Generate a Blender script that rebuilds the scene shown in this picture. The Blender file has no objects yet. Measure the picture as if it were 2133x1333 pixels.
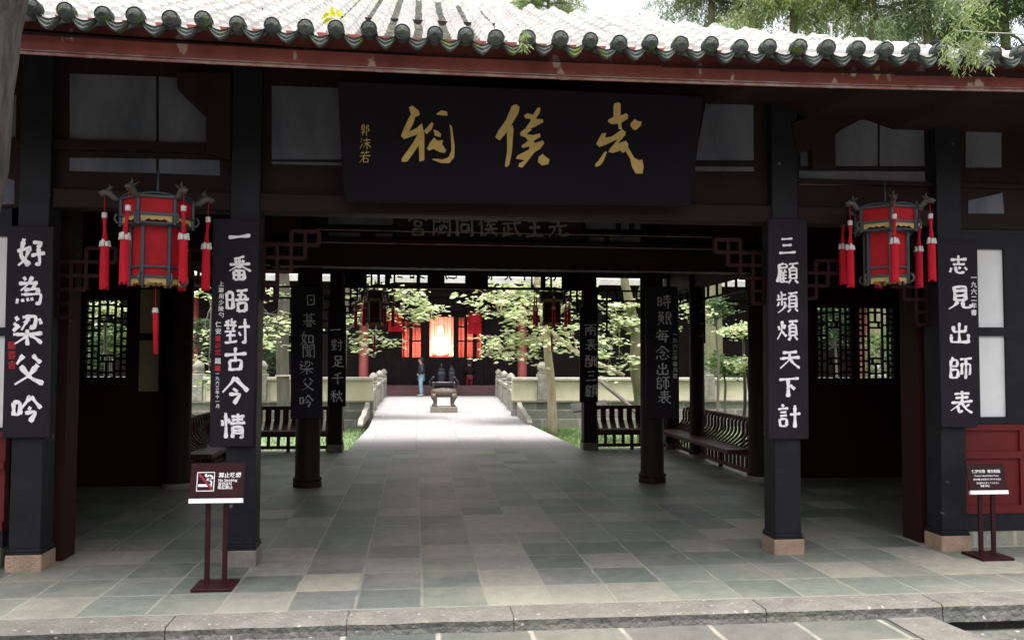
import bpy, bmesh, math, random
from mathutils import Vector, Matrix, noise
R = math.radians
random.seed(7)
scene = bpy.context.scene
COL = scene.collection

# ------------------------------------------------------------------ camera
F, YAW, PITCH, ROLL, CAMH = 1777.8, 0.1107, 0.0442, 0.0037, 1.75
_r = Vector((math.cos(YAW), -math.sin(YAW), 0))
FW = Vector((math.sin(YAW) * math.cos(PITCH), math.cos(YAW) * math.cos(PITCH), math.sin(PITCH)))
_u = _r.cross(FW)
RT = _r * math.cos(ROLL) + _u * math.sin(ROLL)
UP = -_r * math.sin(ROLL) + _u * math.cos(ROLL)
cam = bpy.data.cameras.new('camera')
cam.sensor_width = 36
cam.lens = F / 2133 * 36
cam.clip_end = 1000
camo = bpy.data.objects.new('camera', cam)
COL.objects.link(camo)
M4 = Matrix((RT, UP, -FW)).transposed().to_4x4()
M4.translation = Vector((0, 0, CAMH))
camo.matrix_world = M4
scene.camera = camo
CP = Vector((0, 0, CAMH))

# ------------------------------------------------------------------ light
SUN_EL, SUN_AZ = R(76), R(188)       # azimuth clockwise from +Y; the sun stands high, a little behind the camera
world = bpy.data.worlds.new('World')
scene.world = world
world.use_nodes = True
nt = world.node_tree
nt.nodes.clear()
sky = nt.nodes.new('ShaderNodeTexSky')
sky.sky_type = 'NISHITA'
sky.sun_disc = False
sky.sun_elevation = SUN_EL
sky.sun_rotation = SUN_AZ
sky.air_density = 1.0
sky.dust_density = 4.0
hs = nt.nodes.new('ShaderNodeHueSaturation')
hs.inputs['Saturation'].default_value = 0.18
bg = nt.nodes.new('ShaderNodeBackground')
bg.inputs['Strength'].default_value = 0.15
wo = nt.nodes.new('ShaderNodeOutputWorld')
nt.links.new(sky.outputs[0], hs.inputs['Color'])
nt.links.new(hs.outputs[0], bg.inputs['Color'])
nt.links.new(bg.outputs[0], wo.inputs['Surface'])
sl = bpy.data.lights.new('sun', 'SUN')
sl.energy = 1.7
sl.angle = R(22)
sl.color = (1.0, 0.955, 0.92)
so = bpy.data.objects.new('sun', sl)
COL.objects.link(so)
sd = Vector((math.sin(SUN_AZ) * math.cos(SUN_EL), math.cos(SUN_AZ) * math.cos(SUN_EL), math.sin(SUN_EL)))
so.rotation_euler = sd.to_track_quat('Z', 'Y').to_euler()
so.location = (0, -5, 12)
scene.view_settings.view_transform = 'Standard'
scene.view_settings.look = 'None'
scene.view_settings.exposure = 1.52
scene.view_settings.gamma = 1
scene.render.engine = 'CYCLES'
scene.cycles.use_denoising = True
scene.cycles.max_bounces = 7
scene.cycles.transparent_max_bounces = 4
scene.cycles.caustics_reflective = False
scene.cycles.caustics_refractive = False
scene.cycles.sample_clamp_indirect = 4

# ------------------------------------------------------------------ photo pixel -> place
def ray(px, py):
    return FW * F + RT * (px - 1066.5) + UP * (666.5 - py)
def at(px, py, Y):
    d = ray(px, py)
    return CP + d * (Y / d.y)
def gp(px, py, z=0.0):
    d = ray(px, py)
    return CP + d * ((z - CAMH) / d.z)
def zat(py, Y, px=868):
    return at(px, py, Y).z
def xat(px, Y, py=744):
    return at(px, py, Y).x

# ------------------------------------------------------------------ materials
def mat(name, base, rough=0.6, base2=None, scale=3.0, bump=0.0, bscale=40.0, metal=0.0, island=0.0,
        stretch=(1, 1, 1), lo=0.35, hi=0.65, spec=0.5, speck=None):
    m = bpy.data.materials.new(name)
    m.use_nodes = True
    t = m.node_tree
    b = t.nodes['Principled BSDF']
    b.inputs['Roughness'].default_value = rough
    b.inputs['Metallic'].default_value = metal
    b.inputs['Specular IOR Level'].default_value = spec
    tc = t.nodes.new('ShaderNodeTexCoord')
    mp = t.nodes.new('ShaderNodeMapping')
    mp.inputs['Scale'].default_value = stretch
    t.links.new(tc.outputs['Object'], mp.inputs['Vector'])
    n = t.nodes.new('ShaderNodeTexNoise')
    n.inputs['Scale'].default_value = scale
    n.inputs['Detail'].default_value = 6
    n.inputs['Roughness'].default_value = 0.65
    t.links.new(mp.outputs[0], n.inputs['Vector'])
    mr = t.nodes.new('ShaderNodeMapRange')
    mr.inputs['From Min'].default_value = lo
    mr.inputs['From Max'].default_value = hi
    t.links.new(n.outputs['Fac'], mr.inputs['Value'])
    mx = t.nodes.new('ShaderNodeMix')
    mx.data_type = 'RGBA'
    b2 = base2 or tuple(c * 0.7 for c in base)
    mx.inputs['A'].default_value = (*base, 1)
    mx.inputs['B'].default_value = (*b2, 1)
    t.links.new(mr.outputs[0], mx.inputs['Factor'])
    last = mx.outputs['Result']
    if speck:                               # sharp chips of another colour
        n3 = t.nodes.new('ShaderNodeTexNoise')
        n3.inputs['Scale'].default_value = speck[1]
        n3.inputs['Detail'].default_value = 3
        t.links.new(mp.outputs[0], n3.inputs['Vector'])
        m3 = t.nodes.new('ShaderNodeMapRange')
        m3.inputs['From Min'].default_value = speck[2]
        m3.inputs['From Max'].default_value = speck[2] + 0.03
        t.links.new(n3.outputs['Fac'], m3.inputs['Value'])
        x3 = t.nodes.new('ShaderNodeMix')
        x3.data_type = 'RGBA'
        x3.inputs['B'].default_value = (*speck[0], 1)
        t.links.new(m3.outputs[0], x3.inputs['Factor'])
        t.links.new(last, x3.inputs['A'])
        last = x3.outputs['Result']
    if island:
        g = t.nodes.new('ShaderNodeNewGeometry')
        hv = t.nodes.new('ShaderNodeHueSaturation')
        m2 = t.nodes.new('ShaderNodeMapRange')
        m2.inputs['To Min'].default_value = 1 - island
        m2.inputs['To Max'].default_value = 1 + island
        t.links.new(g.outputs['Random Per Island'], m2.inputs['Value'])
        t.links.new(m2.outputs[0], hv.inputs['Value'])
        t.links.new(last, hv.inputs['Color'])
        last = hv.outputs[0]
    t.links.new(last, b.inputs['Base Color'])
    if bump:
        n2 = t.nodes.new('ShaderNodeTexNoise')
        n2.inputs['Scale'].default_value = bscale
        n2.inputs['Detail'].default_value = 5
        t.links.new(mp.outputs[0], n2.inputs['Vector'])
        bp = t.nodes.new('ShaderNodeBump')
        bp.inputs['Strength'].default_value = bump
        bp.inputs['Distance'].default_value = 0.02
        t.links.new(n2.outputs['Fac'], bp.inputs['Height'])
        t.links.new(bp.outputs[0], b.inputs['Normal'])
    return m

def leafmat(name, c1, c2, trans=0.5, tint=(1.0, 1.0, 0.7)):
    m = bpy.data.materials.new(name)
    m.use_nodes = True
    t = m.node_tree
    b = t.nodes['Principled BSDF']
    b.inputs['Roughness'].default_value = 0.45
    g = t.nodes.new('ShaderNodeNewGeometry')
    mx = t.nodes.new('ShaderNodeMix')
    mx.data_type = 'RGBA'
    mx.inputs['A'].default_value = (*c1, 1)
    mx.inputs['B'].default_value = (*c2, 1)
    t.links.new(g.outputs['Random Per Island'], mx.inputs['Factor'])
    t.links.new(mx.outputs['Result'], b.inputs['Base Color'])
    tr = t.nodes.new('ShaderNodeBsdfTranslucent')
    ml = t.nodes.new('ShaderNodeMix')
    ml.data_type = 'RGBA'
    ml.blend_type = 'MULTIPLY'
    ml.inputs['Factor'].default_value = 1
    ml.inputs['B'].default_value = (*tint, 1)
    t.links.new(mx.outputs['Result'], ml.inputs['A'])
    t.links.new(ml.outputs['Result'], tr.inputs['Color'])
    ms = t.nodes.new('ShaderNodeMixShader')
    ms.inputs[0].default_value = trans
    t.links.new(b.outputs[0], ms.inputs[1])
    t.links.new(tr.outputs[0], ms.inputs[2])
    t.links.new(ms.outputs[0], t.nodes['Material Output'].inputs['Surface'])
    return m

def tilemat(name, sx, sy, cols, mortar, joint=0.02, off=(0, 0), dust=(0.4, 0.35, 0.27), dustamt=0.55, rough=0.75, rowshift=0.0, vert=False):
    """stone slabs in a grid: a colour per slab, pale joints, worn dusty patches"""
    m = bpy.data.materials.new(name)
    m.use_nodes = True
    t = m.node_tree
    N = t.nodes.new
    L = t.links.new
    b = t.nodes['Principled BSDF']
    b.inputs['Roughness'].default_value = rough
    b.inputs['Specular IOR Level'].default_value = 0.5
    tc = N('ShaderNodeTexCoord')
    wob = N('ShaderNodeTexNoise')
    wob.inputs['Scale'].default_value = 4.5
    L(tc.outputs['Object'], wob.inputs['Vector'])
    sp = N('ShaderNodeSeparateXYZ')
    L(tc.outputs['Object'], sp.inputs[0])
    def math_(op, a, bb=None, cc=None):
        n = N('ShaderNodeMath')
        n.operation = op
        for i, v in enumerate((a, bb, cc)):
            if v is None:
                continue
            if isinstance(v, (int, float)):
                n.inputs[i].default_value = v
            else:
                L(v, n.inputs[i])
        return n.outputs[0]
    w = math_('MULTIPLY', math_('SUBTRACT', wob.outputs['Fac'], 0.5), 0.03)
    ax = sp.outputs['X']
    ay = sp.outputs['Z'] if vert else sp.outputs['Y']
    v = math_('DIVIDE', math_('ADD', math_('SUBTRACT', ay, off[1]), w), sy)
    vi = math_('FLOOR', v)
    u = math_('DIVIDE', math_('ADD', math_('SUBTRACT', ax, off[0]), w), sx)
    if rowshift:
        wr = N('ShaderNodeTexWhiteNoise')
        wr.noise_dimensions = '1D'
        L(vi, wr.inputs['W'])
        u = math_('ADD', u, math_('MULTIPLY', wr.outputs['Value'], rowshift))
    ui = math_('FLOOR', u)
    cb = N('ShaderNodeCombineXYZ')
    L(ui, cb.inputs[0])
    L(vi, cb.inputs[1])
    wn = N('ShaderNodeTexWhiteNoise')
    wn.noise_dimensions = '2D'
    L(cb.outputs[0], wn.inputs['Vector'])
    cr = N('ShaderNodeValToRGB')
    cr.color_ramp.interpolation = 'CONSTANT'
    e = cr.color_ramp.elements
    for i, c in enumerate(cols):
        el = e[i] if i < 2 else e.new(i / len(cols))
        el.position = i / len(cols)
        el.color = (*c, 1)
    L(wn.outputs['Value'], cr.inputs[0])
    # surface mottling
    n1 = N('ShaderNodeTexNoise')
    n1.inputs['Scale'].default_value = 9
    n1.inputs['Detail'].default_value = 8
    n1.inputs['Roughness'].default_value = 0.7
    L(tc.outputs['Object'], n1.inputs['Vector'])
    hv = N('ShaderNodeHueSaturation')
    L(cr.outputs[0], hv.inputs['Color'])
    n5 = N('ShaderNodeTexNoise')
    n5.inputs['Scale'].default_value = 70
    n5.inputs['Detail'].default_value = 4
    L(tc.outputs['Object'], n5.inputs['Vector'])
    grain = math_('MULTIPLY_ADD', n5.outputs['Fac'], 0.7, math_('MULTIPLY_ADD', n1.outputs['Fac'], 1.1, 0.1))
    L(grain, hv.inputs['Value'])
    # dust
    n2 = N('ShaderNodeTexNoise')
    n2.inputs['Scale'].default_value = 0.9
    n2.inputs['Detail'].default_value = 7
    n2.inputs['Roughness'].default_value = 0.6
    L(tc.outputs['Object'], n2.inputs['Vector'])
    mr = N('ShaderNodeMapRange')
    mr.inputs['From Min'].default_value = 0.47
    mr.inputs['From Max'].default_value = 0.68
    mr.inputs['To Max'].default_value = dustamt
    L(n2.outputs['Fac'], mr.inputs['Value'])
    mx = N('ShaderNodeMix')
    mx.data_type = 'RGBA'
    L(mr.outputs[0], mx.inputs['Factor'])
    L(hv.outputs[0], mx.inputs['A'])
    dv = N('ShaderNodeHueSaturation')
    dv.inputs['Color'].default_value = (*dust, 1)
    L(math_('MULTIPLY_ADD', grain, .5, .5), dv.inputs['Value'])
    L(dv.outputs[0], mx.inputs['B'])
    # joints
    fu = math_('MULTIPLY', math_('SUBTRACT', 0.5, math_('ABSOLUTE', math_('SUBTRACT', math_('FRACT', u), 0.5))), sx)
    fv = math_('MULTIPLY', math_('SUBTRACT', 0.5, math_('ABSOLUTE', math_('SUBTRACT', math_('FRACT', v), 0.5))), sy)
    d = math_('MINIMUM', fu, fv)
    jm = N('ShaderNodeMapRange')
    jm.inputs['From Min'].default_value = joint * 0.35
    jm.inputs['From Max'].default_value = joint * 0.75
    jm.inputs['To Min'].default_value = 1
    jm.inputs['To Max'].default_value = 0
    L(d, jm.inputs['Value'])
    jf = math_('MULTIPLY', jm.outputs[0], math_('MULTIPLY_ADD', wob.outputs['Fac'], 1.6, -0.1))
    m2 = N('ShaderNodeMix')
    m2.data_type = 'RGBA'
    L(jf, m2.inputs['Factor'])
    L(mx.outputs['Result'], m2.inputs['A'])
    m2.inputs['B'].default_value = (*mortar, 1)
    L(m2.outputs['Result'], b.inputs['Base Color'])
    bp = N('ShaderNodeBump')
    bp.inputs['Strength'].default_value = 0.5
    bp.inputs['Distance'].default_value = 0.012
    L(math_('SUBTRACT', n1.outputs['Fac'], math_('MULTIPLY', jm.outputs[0], 0.6)), bp.inputs['Height'])
    L(bp.outputs[0], b.inputs['Normal'])
    return m

def emis(name, col, st):
    m = bpy.data.materials.new(name)
    m.use_nodes = True
    b = m.node_tree.nodes['Principled BSDF']
    b.inputs['Base Color'].default_value = (*col, 1)
    b.inputs['Emission Color'].default_value = (*col, 1)
    b.inputs['Emission Strength'].default_value = st
    return m

MT = {
 'black': mat('black_lacquer', (.012, .012, .016), .5, (.018, .018, .022), 5, .15, 25, spec=.14, speck=((.16, .16, .175), 7, .70)),
 'dwood': mat('dark_timber', (.021, .0125, .012), .6, (.028, .016, .015), 3, .2, 30, stretch=(1, 1, .3), spec=.08),
 'rwood': mat('red_brown_timber', (.034, .0105, .01), .6, (.021, .008, .0075), 2.5, .15, 30, stretch=(1, 1, .3), spec=.12),
 'benchwood': mat('worn_bench_timber', (.095, .026, .021), .5, (.055, .018, .015), 4, .2, 30, spec=.25),
 'fretwood': mat('dim_red_fretwork', (.03, .0095, .0095), .7, (.02, .008, .008), 4, .2, 30, spec=.1),
 'board': mat('couplet_board', (.018, .0135, .022), .65, (.012, .0095, .014), 3, .12, 30, stretch=(2, 2, .5), spec=.16),
 'bframe': mat('plaque_board', (.0115, .009, .0145), .75, (.0095, .007, .011), 2, .1, 30, spec=.1),
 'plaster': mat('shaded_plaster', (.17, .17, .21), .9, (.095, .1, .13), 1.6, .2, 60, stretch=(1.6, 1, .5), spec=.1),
 'fascia': mat('peeling_red_paint', (.37, .098, .088), .6, (.21, .056, .054), 2.2, .25, 30, speck=((.62, .42, .37), 5.5, .64), stretch=(1, 1, .55), spec=.25),
 'mould_highlight': mat('worn_moulding_highlight', (.3, .1, .09), .3, (.5, .38, .36), 6, .1, 30, stretch=(1, 1, 1)),  # fascia moulding; also the highlight strips painted along the inner beam edges
 'redpaint': mat('red_panel_paint', (.14, .013, .017), .5, (.1, .011, .014), 2, .1, 30, spec=.2),
 'paper': mat('white_window_paper', (.82, .8, .82), .9, (.74, .72, .73), 3),
 'oldpaper': mat('ochre_window_paper', (.42, .34, .2), .9, (.34, .28, .17), 3),
 'tile': mat('weathered_roof_tile', (.5, .48, .46), .85, (.36, .35, .33), 2.5, .4, 40, speck=((.2, .22, .06), 7, .7)),
 'cap': mat('eave_tile_clay', (.05, .058, .056), .9, (.1, .11, .1), 9, .8, 60, speck=((.09, .12, .03), 10, .62), spec=.15),
 'sand': mat('sandstone', (.4, .275, .2), .85, (.27, .19, .145), 5, .6, 50, spec=.2),
 'gstone': mat('grey_stone', (.27, .235, .2), .85, (.16, .145, .125), 6, .6, 50, spec=.25),
 'pstone': mat('pale_balustrade_stone', (.33, .31, .26), .8, (.17, .165, .14), 7, .6, 50),
 'cream': mat('cream_wall_panel', (.62, .57, .42), .85, (.5, .46, .33), 1.8, .15, 40),
 'coping': mat('white_coping', (.5, .48, .42), .8, (.36, .35, .3), 4, .2, 40),
 'kerb': mat('kerb_stone', (.215, .198, .176), .9, (.15, .14, .122), 5, .9, 35, spec=.2, speck=((.36, .34, .3), 22, .66)),
 'rough': mat('rough_kerb_face', (.16, .155, .135), .9, (.08, .085, .075), 9, 1.0, 30, speck=((.45, .42, .38), 14, .66)),
 'blue': mat('blue_black_frame', (.03, .04, .055), .45, (.045, .055, .07), 6, .1, 40),
 'redcloth': mat('red_lantern_silk', (.45, .011, .018), .6, (.35, .008, .013), 8, .1, 60, spec=.2),
 'tassel': mat('red_silk_thread', (.68, .012, .035), .6, (.5, .009, .022), 50, .5, 120, stretch=(6, 6, .3), spec=.2),
 'white': mat('white_thread', (.75, .7, .68), .7, (.6, .5, .48), 30),
 'gold': mat('gilt_carving', (.55, .38, .14), .5, (.42, .28, .1), 12, .3, 60),
 'goldleaf': mat('gold_leaf_ink', (.62, .42, .13), .45, (.5, .32, .09), 9, .1, 60),
 'pewter': mat('silvered_carving', (.1, .088, .08), .6, (.055, .05, .05), 20, .4, 60),
 'ink': mat('white_ink', (.93, .89, .92), .8, (.55, .52, .55), 26, lo=.5, hi=.8),
 'greyink': mat('grey_ink', (.62, .6, .62), .8, (.5, .48, .5), 10),
 'redink': mat('red_ink', (.55, .02, .04), .8),
 'signred': mat('sign_maroon', (.032, .006, .009), .5, (.024, .005, .007), 3, spec=.18),
 'bark': mat('grey_bark', (.16, .14, .12), .9, (.09, .08, .07), 5, .8, 25, stretch=(2, 2, .4)),
 'oldbark': mat('old_rough_bark', (.11, .09, .075), .95, (.03, .026, .022), 7, 1.0, 18, stretch=(2, 2, .35)),
 'palebark': mat('pale_bark', (.5, .42, .3), .85, (.34, .28, .19), 4, .6, 25, stretch=(2, 2, .4)),
 'mossbark': mat('mossy_bark', (.22, .19, .12), .9, (.1, .13, .05), 4, .8, 25, stretch=(2, 2, .5)),
 'lime': leafmat('lime_leaf', (.33, .44, .15), (.82, .82, .64), .45, (1, 1, .92)),
 'green': leafmat('green_leaf', (.06, .13, .035), (.14, .22, .06), .35),
 'dgreen': leafmat('dark_green_leaf', (.025, .06, .02), (.06, .11, .035), .3),
 'conifer': leafmat('conifer_spray', (.2, .29, .12), (.48, .56, .3), .45),
 'midconifer': leafmat('mid_conifer_spray', (.14, .21, .11), (.32, .4, .24), .45),
 'yellow': leafmat('yellow_leaf', (.6, .6, .03), (.7, .7, .06), .4),
 'grass': leafmat('grass_blade', (.12, .2, .07), (.2, .3, .11), .3),
 'lawn': mat('lawn_soil', (.17, .24, .11), .95, (.12, .17, .08), 6, .8, 60),
 'soil': mat('garden_soil', (.1, .1, .06), .95, (.06, .06, .04), 3, .8, 30),
 'bronze': mat('old_bronze', (.16, .125, .095), .5, (.08, .065, .055), 14, .8, 60, metal=.35),
 'dbronze': mat('polished_dark_bronze', (.02, .022, .03), .25, (.04, .04, .05), 6, .1, 30, metal=.5),
 'hallwood': mat('far_hall_timber', (.014, .008, .009), .6, (.009, .006, .007), 2, .1, 30, spec=.1),
 'hallred': mat('far_hall_red_column', (.33, .055, .05), .45, (.26, .045, .04), 2, .1, 30),
 'threshold': mat('threshold_timber', (.17, .075, .07), .6, (.1, .05, .048), 2, .2, 30, stretch=(.3, 1, 1)),
 'curtain': mat('red_shrine_curtain', (.55, .12, .09), .8, (.42, .055, .045), 12, .3, 30, stretch=(4, 4, .2)),
 'robe': mat('gilded_statue', (.8, .62, .32), .4, (.75, .55, .25), 5),
 'skin': mat('skin', (.5, .3, .22), .55, (.46, .27, .2), 10),
 'hair': mat('black_hair', (.012, .01, .01), .45, (.03, .022, .02), 40),
 'jacket': mat('black_jacket', (.014, .013, .02), .4, (.03, .026, .035), 12, .5, 20),
 'jeans': mat('blue_jeans', (.12, .24, .36), .8, (.3, .42, .5), 9, .3, 60),
 'shoe': mat('trainers', (.05, .05, .055), .6, (.5, .5, .5), 14),
 'rock': mat('garden_rock', (.06, .058, .055), .9, (.03, .03, .028), 6, 1, 14),
 'steel': mat('steel_post', (.2, .2, .2), .4, (.14, .14, .14), 6),
}
stone_cols = [(.138, .155, .13), (.175, .188, .157), (.2, .195, .172), (.148, .15, .14), (.25, .24, .2), (.16, .172, .15), (.128, .143, .13), (.205, .205, .175)]
MT['floor'] = tilemat('worn_floor_slabs', .468, .5, [(.13, .15, .125), (.18, .195, .162), (.235, .226, .195), (.145, .15, .14), (.3, .285, .237), (.165, .18, .155), (.12, .138, .123), (.215, .212, .18)], (.3, .285, .24), .02, (.05, .1), dust=(.29, .275, .228), dustamt=.65, rough=.5)
MT['front'] = tilemat('front_slabs', .62, .45, [tuple(v * .62 for v in c) for c in stone_cols], (.34, .31, .26), .03, (.2, -.03), rowshift=.6, dust=(.2, .19, .155), dustamt=.5)
MT['path'] = tilemat('pale_path_slabs', .9, .9, [(.285, .268, .268), (.3, .283, .283), (.272, .256, .257)], (.2, .19, .185), .012, dust=(.33, .313, .312), dustamt=.5, rough=.85)
MT['wallbrick'] = tilemat('grey_wall_blocks', 1.15, .27, [(.15, .145, .125), (.2, .19, .165), (.17, .165, .15), (.12, .12, .105)], (.36, .34, .3), .03, rowshift=.6, vert=True, dust=(.12, .14, .1), dustamt=.4)
MT['sidestone'] = tilemat('mossy_base_blocks', .4, .3, [(.16, .18, .16), (.1, .12, .1), (.22, .24, .2)], (.4, .38, .33), .03, rowshift=.6, vert=True, dust=(.45, .33, .06), dustamt=.45)

# ------------------------------------------------------------------ objects
ORG = {}
def tag(o, label=None, cat=None, group=None, kind=None):
    if label: o['label'] = label
    if cat: o['category'] = cat
    if group: o['group'] = group
    if kind: o['kind'] = kind
    return o
def thing(name, label, cat, loc=(0, 0, 0), group=None, rotz=0):
    o = bpy.data.objects.new(name, None)
    o.empty_display_size = .2
    COL.objects.link(o)
    o.location = loc
    o.rotation_euler = (0, 0, rotz)
    ORG[o.name] = Vector(loc)
    return tag(o, label, cat, group)

class MB:
    def __init__(s):
        s.v, s.f, s.sm = [], [], []
    def add(s, vs, fs, smooth=False):
        k = len(s.v)
        s.v += [Vector(p) for p in vs]
        s.f += [tuple(i + k for i in f) for f in fs]
        s.sm += [smooth] * len(fs)
        return s
    def box(s, x0, x1, y0, y1, z0, z1):
        v = [(x0, y0, z0), (x1, y0, z0), (x1, y1, z0), (x0, y1, z0), (x0, y0, z1), (x1, y0, z1), (x1, y1, z1), (x0, y1, z1)]
        return s.add(v, [(0, 3, 2, 1), (4, 5, 6, 7), (0, 1, 5, 4), (1, 2, 6, 5), (2, 3, 7, 6), (3, 0, 4, 7)])
    def obox(s, c, ax, ay, az):
        """box from centre and three half axes"""
        c, ax, ay, az = Vector(c), Vector(ax), Vector(ay), Vector(az)
        v = [c + ax * i + ay * j + az * k for k in (-1, 1) for j in (-1, 1) for i in (-1, 1)]
        return s.add(v, [(0, 2, 3, 1), (4, 5, 7, 6), (0, 1, 5, 4), (1, 3, 7, 5), (3, 2, 6, 7), (2, 0, 4, 6)])
    def bar(s, a, b, w, h, up=(0, 0, 1)):
        a, b = Vector(a), Vector(b)
        d = b - a
        if d.length < 1e-6:
            return s
        n = d.normalized()
        up = Vector(up)
        if abs(n.dot(up)) > .98:
            up = Vector((0, 1, 0))
        sx = n.cross(up).normalized()
        sz = sx.cross(n)
        return s.obox((a + b) / 2, d / 2, sx * w / 2, sz * h / 2)
    def prism(s, poly, d):
        """polygon of 3-D points pushed along d"""
        d = Vector(d)
        n = len(poly)
        p = [Vector(q) for q in poly]
        v = p + [q + d for q in p]
        return s.add(v, [tuple(range(n)), tuple(range(2 * n - 1, n - 1, -1))] + [(i, i + n, (i + 1) % n + n, (i + 1) % n) for i in range(n)])
    def tube(s, pts, rad, n=8, smooth=True, cap=True):
        pts = [Vector(p) for p in pts]
        if not isinstance(rad, (list, tuple)):
            rad = [rad] * len(pts)
        vs, fs = [], []
        prev = None
        for i, p in enumerate(pts):
            t = (pts[min(i + 1, len(pts) - 1)] - pts[max(i - 1, 0)]).normalized()
            a = prev if prev is not None else (Vector((1, 0, 0)) if abs(t.x) < .9 else Vector((0, 1, 0)))
            a = (a - t * a.dot(t)).normalized()
            prev = a
            b = t.cross(a)
            for k in range(n):
                th = 2 * math.pi * k / n
                vs.append(p + (a * math.cos(th) + b * math.sin(th)) * rad[i])
        for i in range(len(pts) - 1):
            for k in range(n):
                fs.append((i * n + k, i * n + (k + 1) % n, (i + 1) * n + (k + 1) % n, (i + 1) * n + k))
        if cap:
            fs.append(tuple(range(n - 1, -1, -1)))
            fs.append(tuple((len(pts) - 1) * n + k for k in range(n)))
        return s.add(vs, fs, smooth)
    def lathe(s, c, prof, n=16, sx=1, sy=1, smooth=True):
        c = Vector(c)
        vs, fs = [], []
        for r, z in prof:
            for k in range(n):
                th = 2 * math.pi * (k + .5) / n
                vs.append(c + Vector((r * sx * math.cos(th), r * sy * math.sin(th), z)))
        for i in range(len(prof) - 1):
            for k in range(n):
                fs.append((i * n + k, i * n + (k + 1) % n, (i + 1) * n + (k + 1) % n, (i + 1) * n + k))
        fs.append(tuple(range(n - 1, -1, -1)))
        fs.append(tuple((len(prof) - 1) * n + k for k in range(n)))
        return s.add(vs, fs, smooth)
    def build(s, name, m, parent=None, bevel=0.0, label=None):
        me = bpy.data.meshes.new(name)
        o0 = ORG.get(parent.name, Vector()) if parent else Vector()
        me.from_pydata([p - o0 for p in s.v], [], s.f)
        me.polygons.foreach_set('use_smooth', s.sm)
        me.update()
        me.materials.append(MT[m] if isinstance(m, str) else m)
        if bevel:
            bm = bmesh.new()
            bm.from_mesh(me)
            es = [e for e in bm.edges if len(e.link_faces) == 2 and e.calc_face_angle(0) > .6]
            bmesh.ops.bevel(bm, geom=es, offset=bevel, segments=1, affect='EDGES', clamp_overlap=True)
            bm.to_mesh(me)
            bm.free()
        o = bpy.data.objects.new(name, me)
        COL.objects.link(o)
        if parent:
            o.parent = parent
            ORG[o.name] = o0
        else:
            ORG[o.name] = Vector()
        if label: o['label'] = label
        return o

def copy_tree(o, parent=None):
    c = o.copy()
    COL.objects.link(c)
    if parent: c.parent = parent
    for ch in list(o.children):
        copy_tree(ch, c)
    return c
def struct(mb, name, m):
    return tag(mb.build(name, m), kind='structure')

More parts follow.
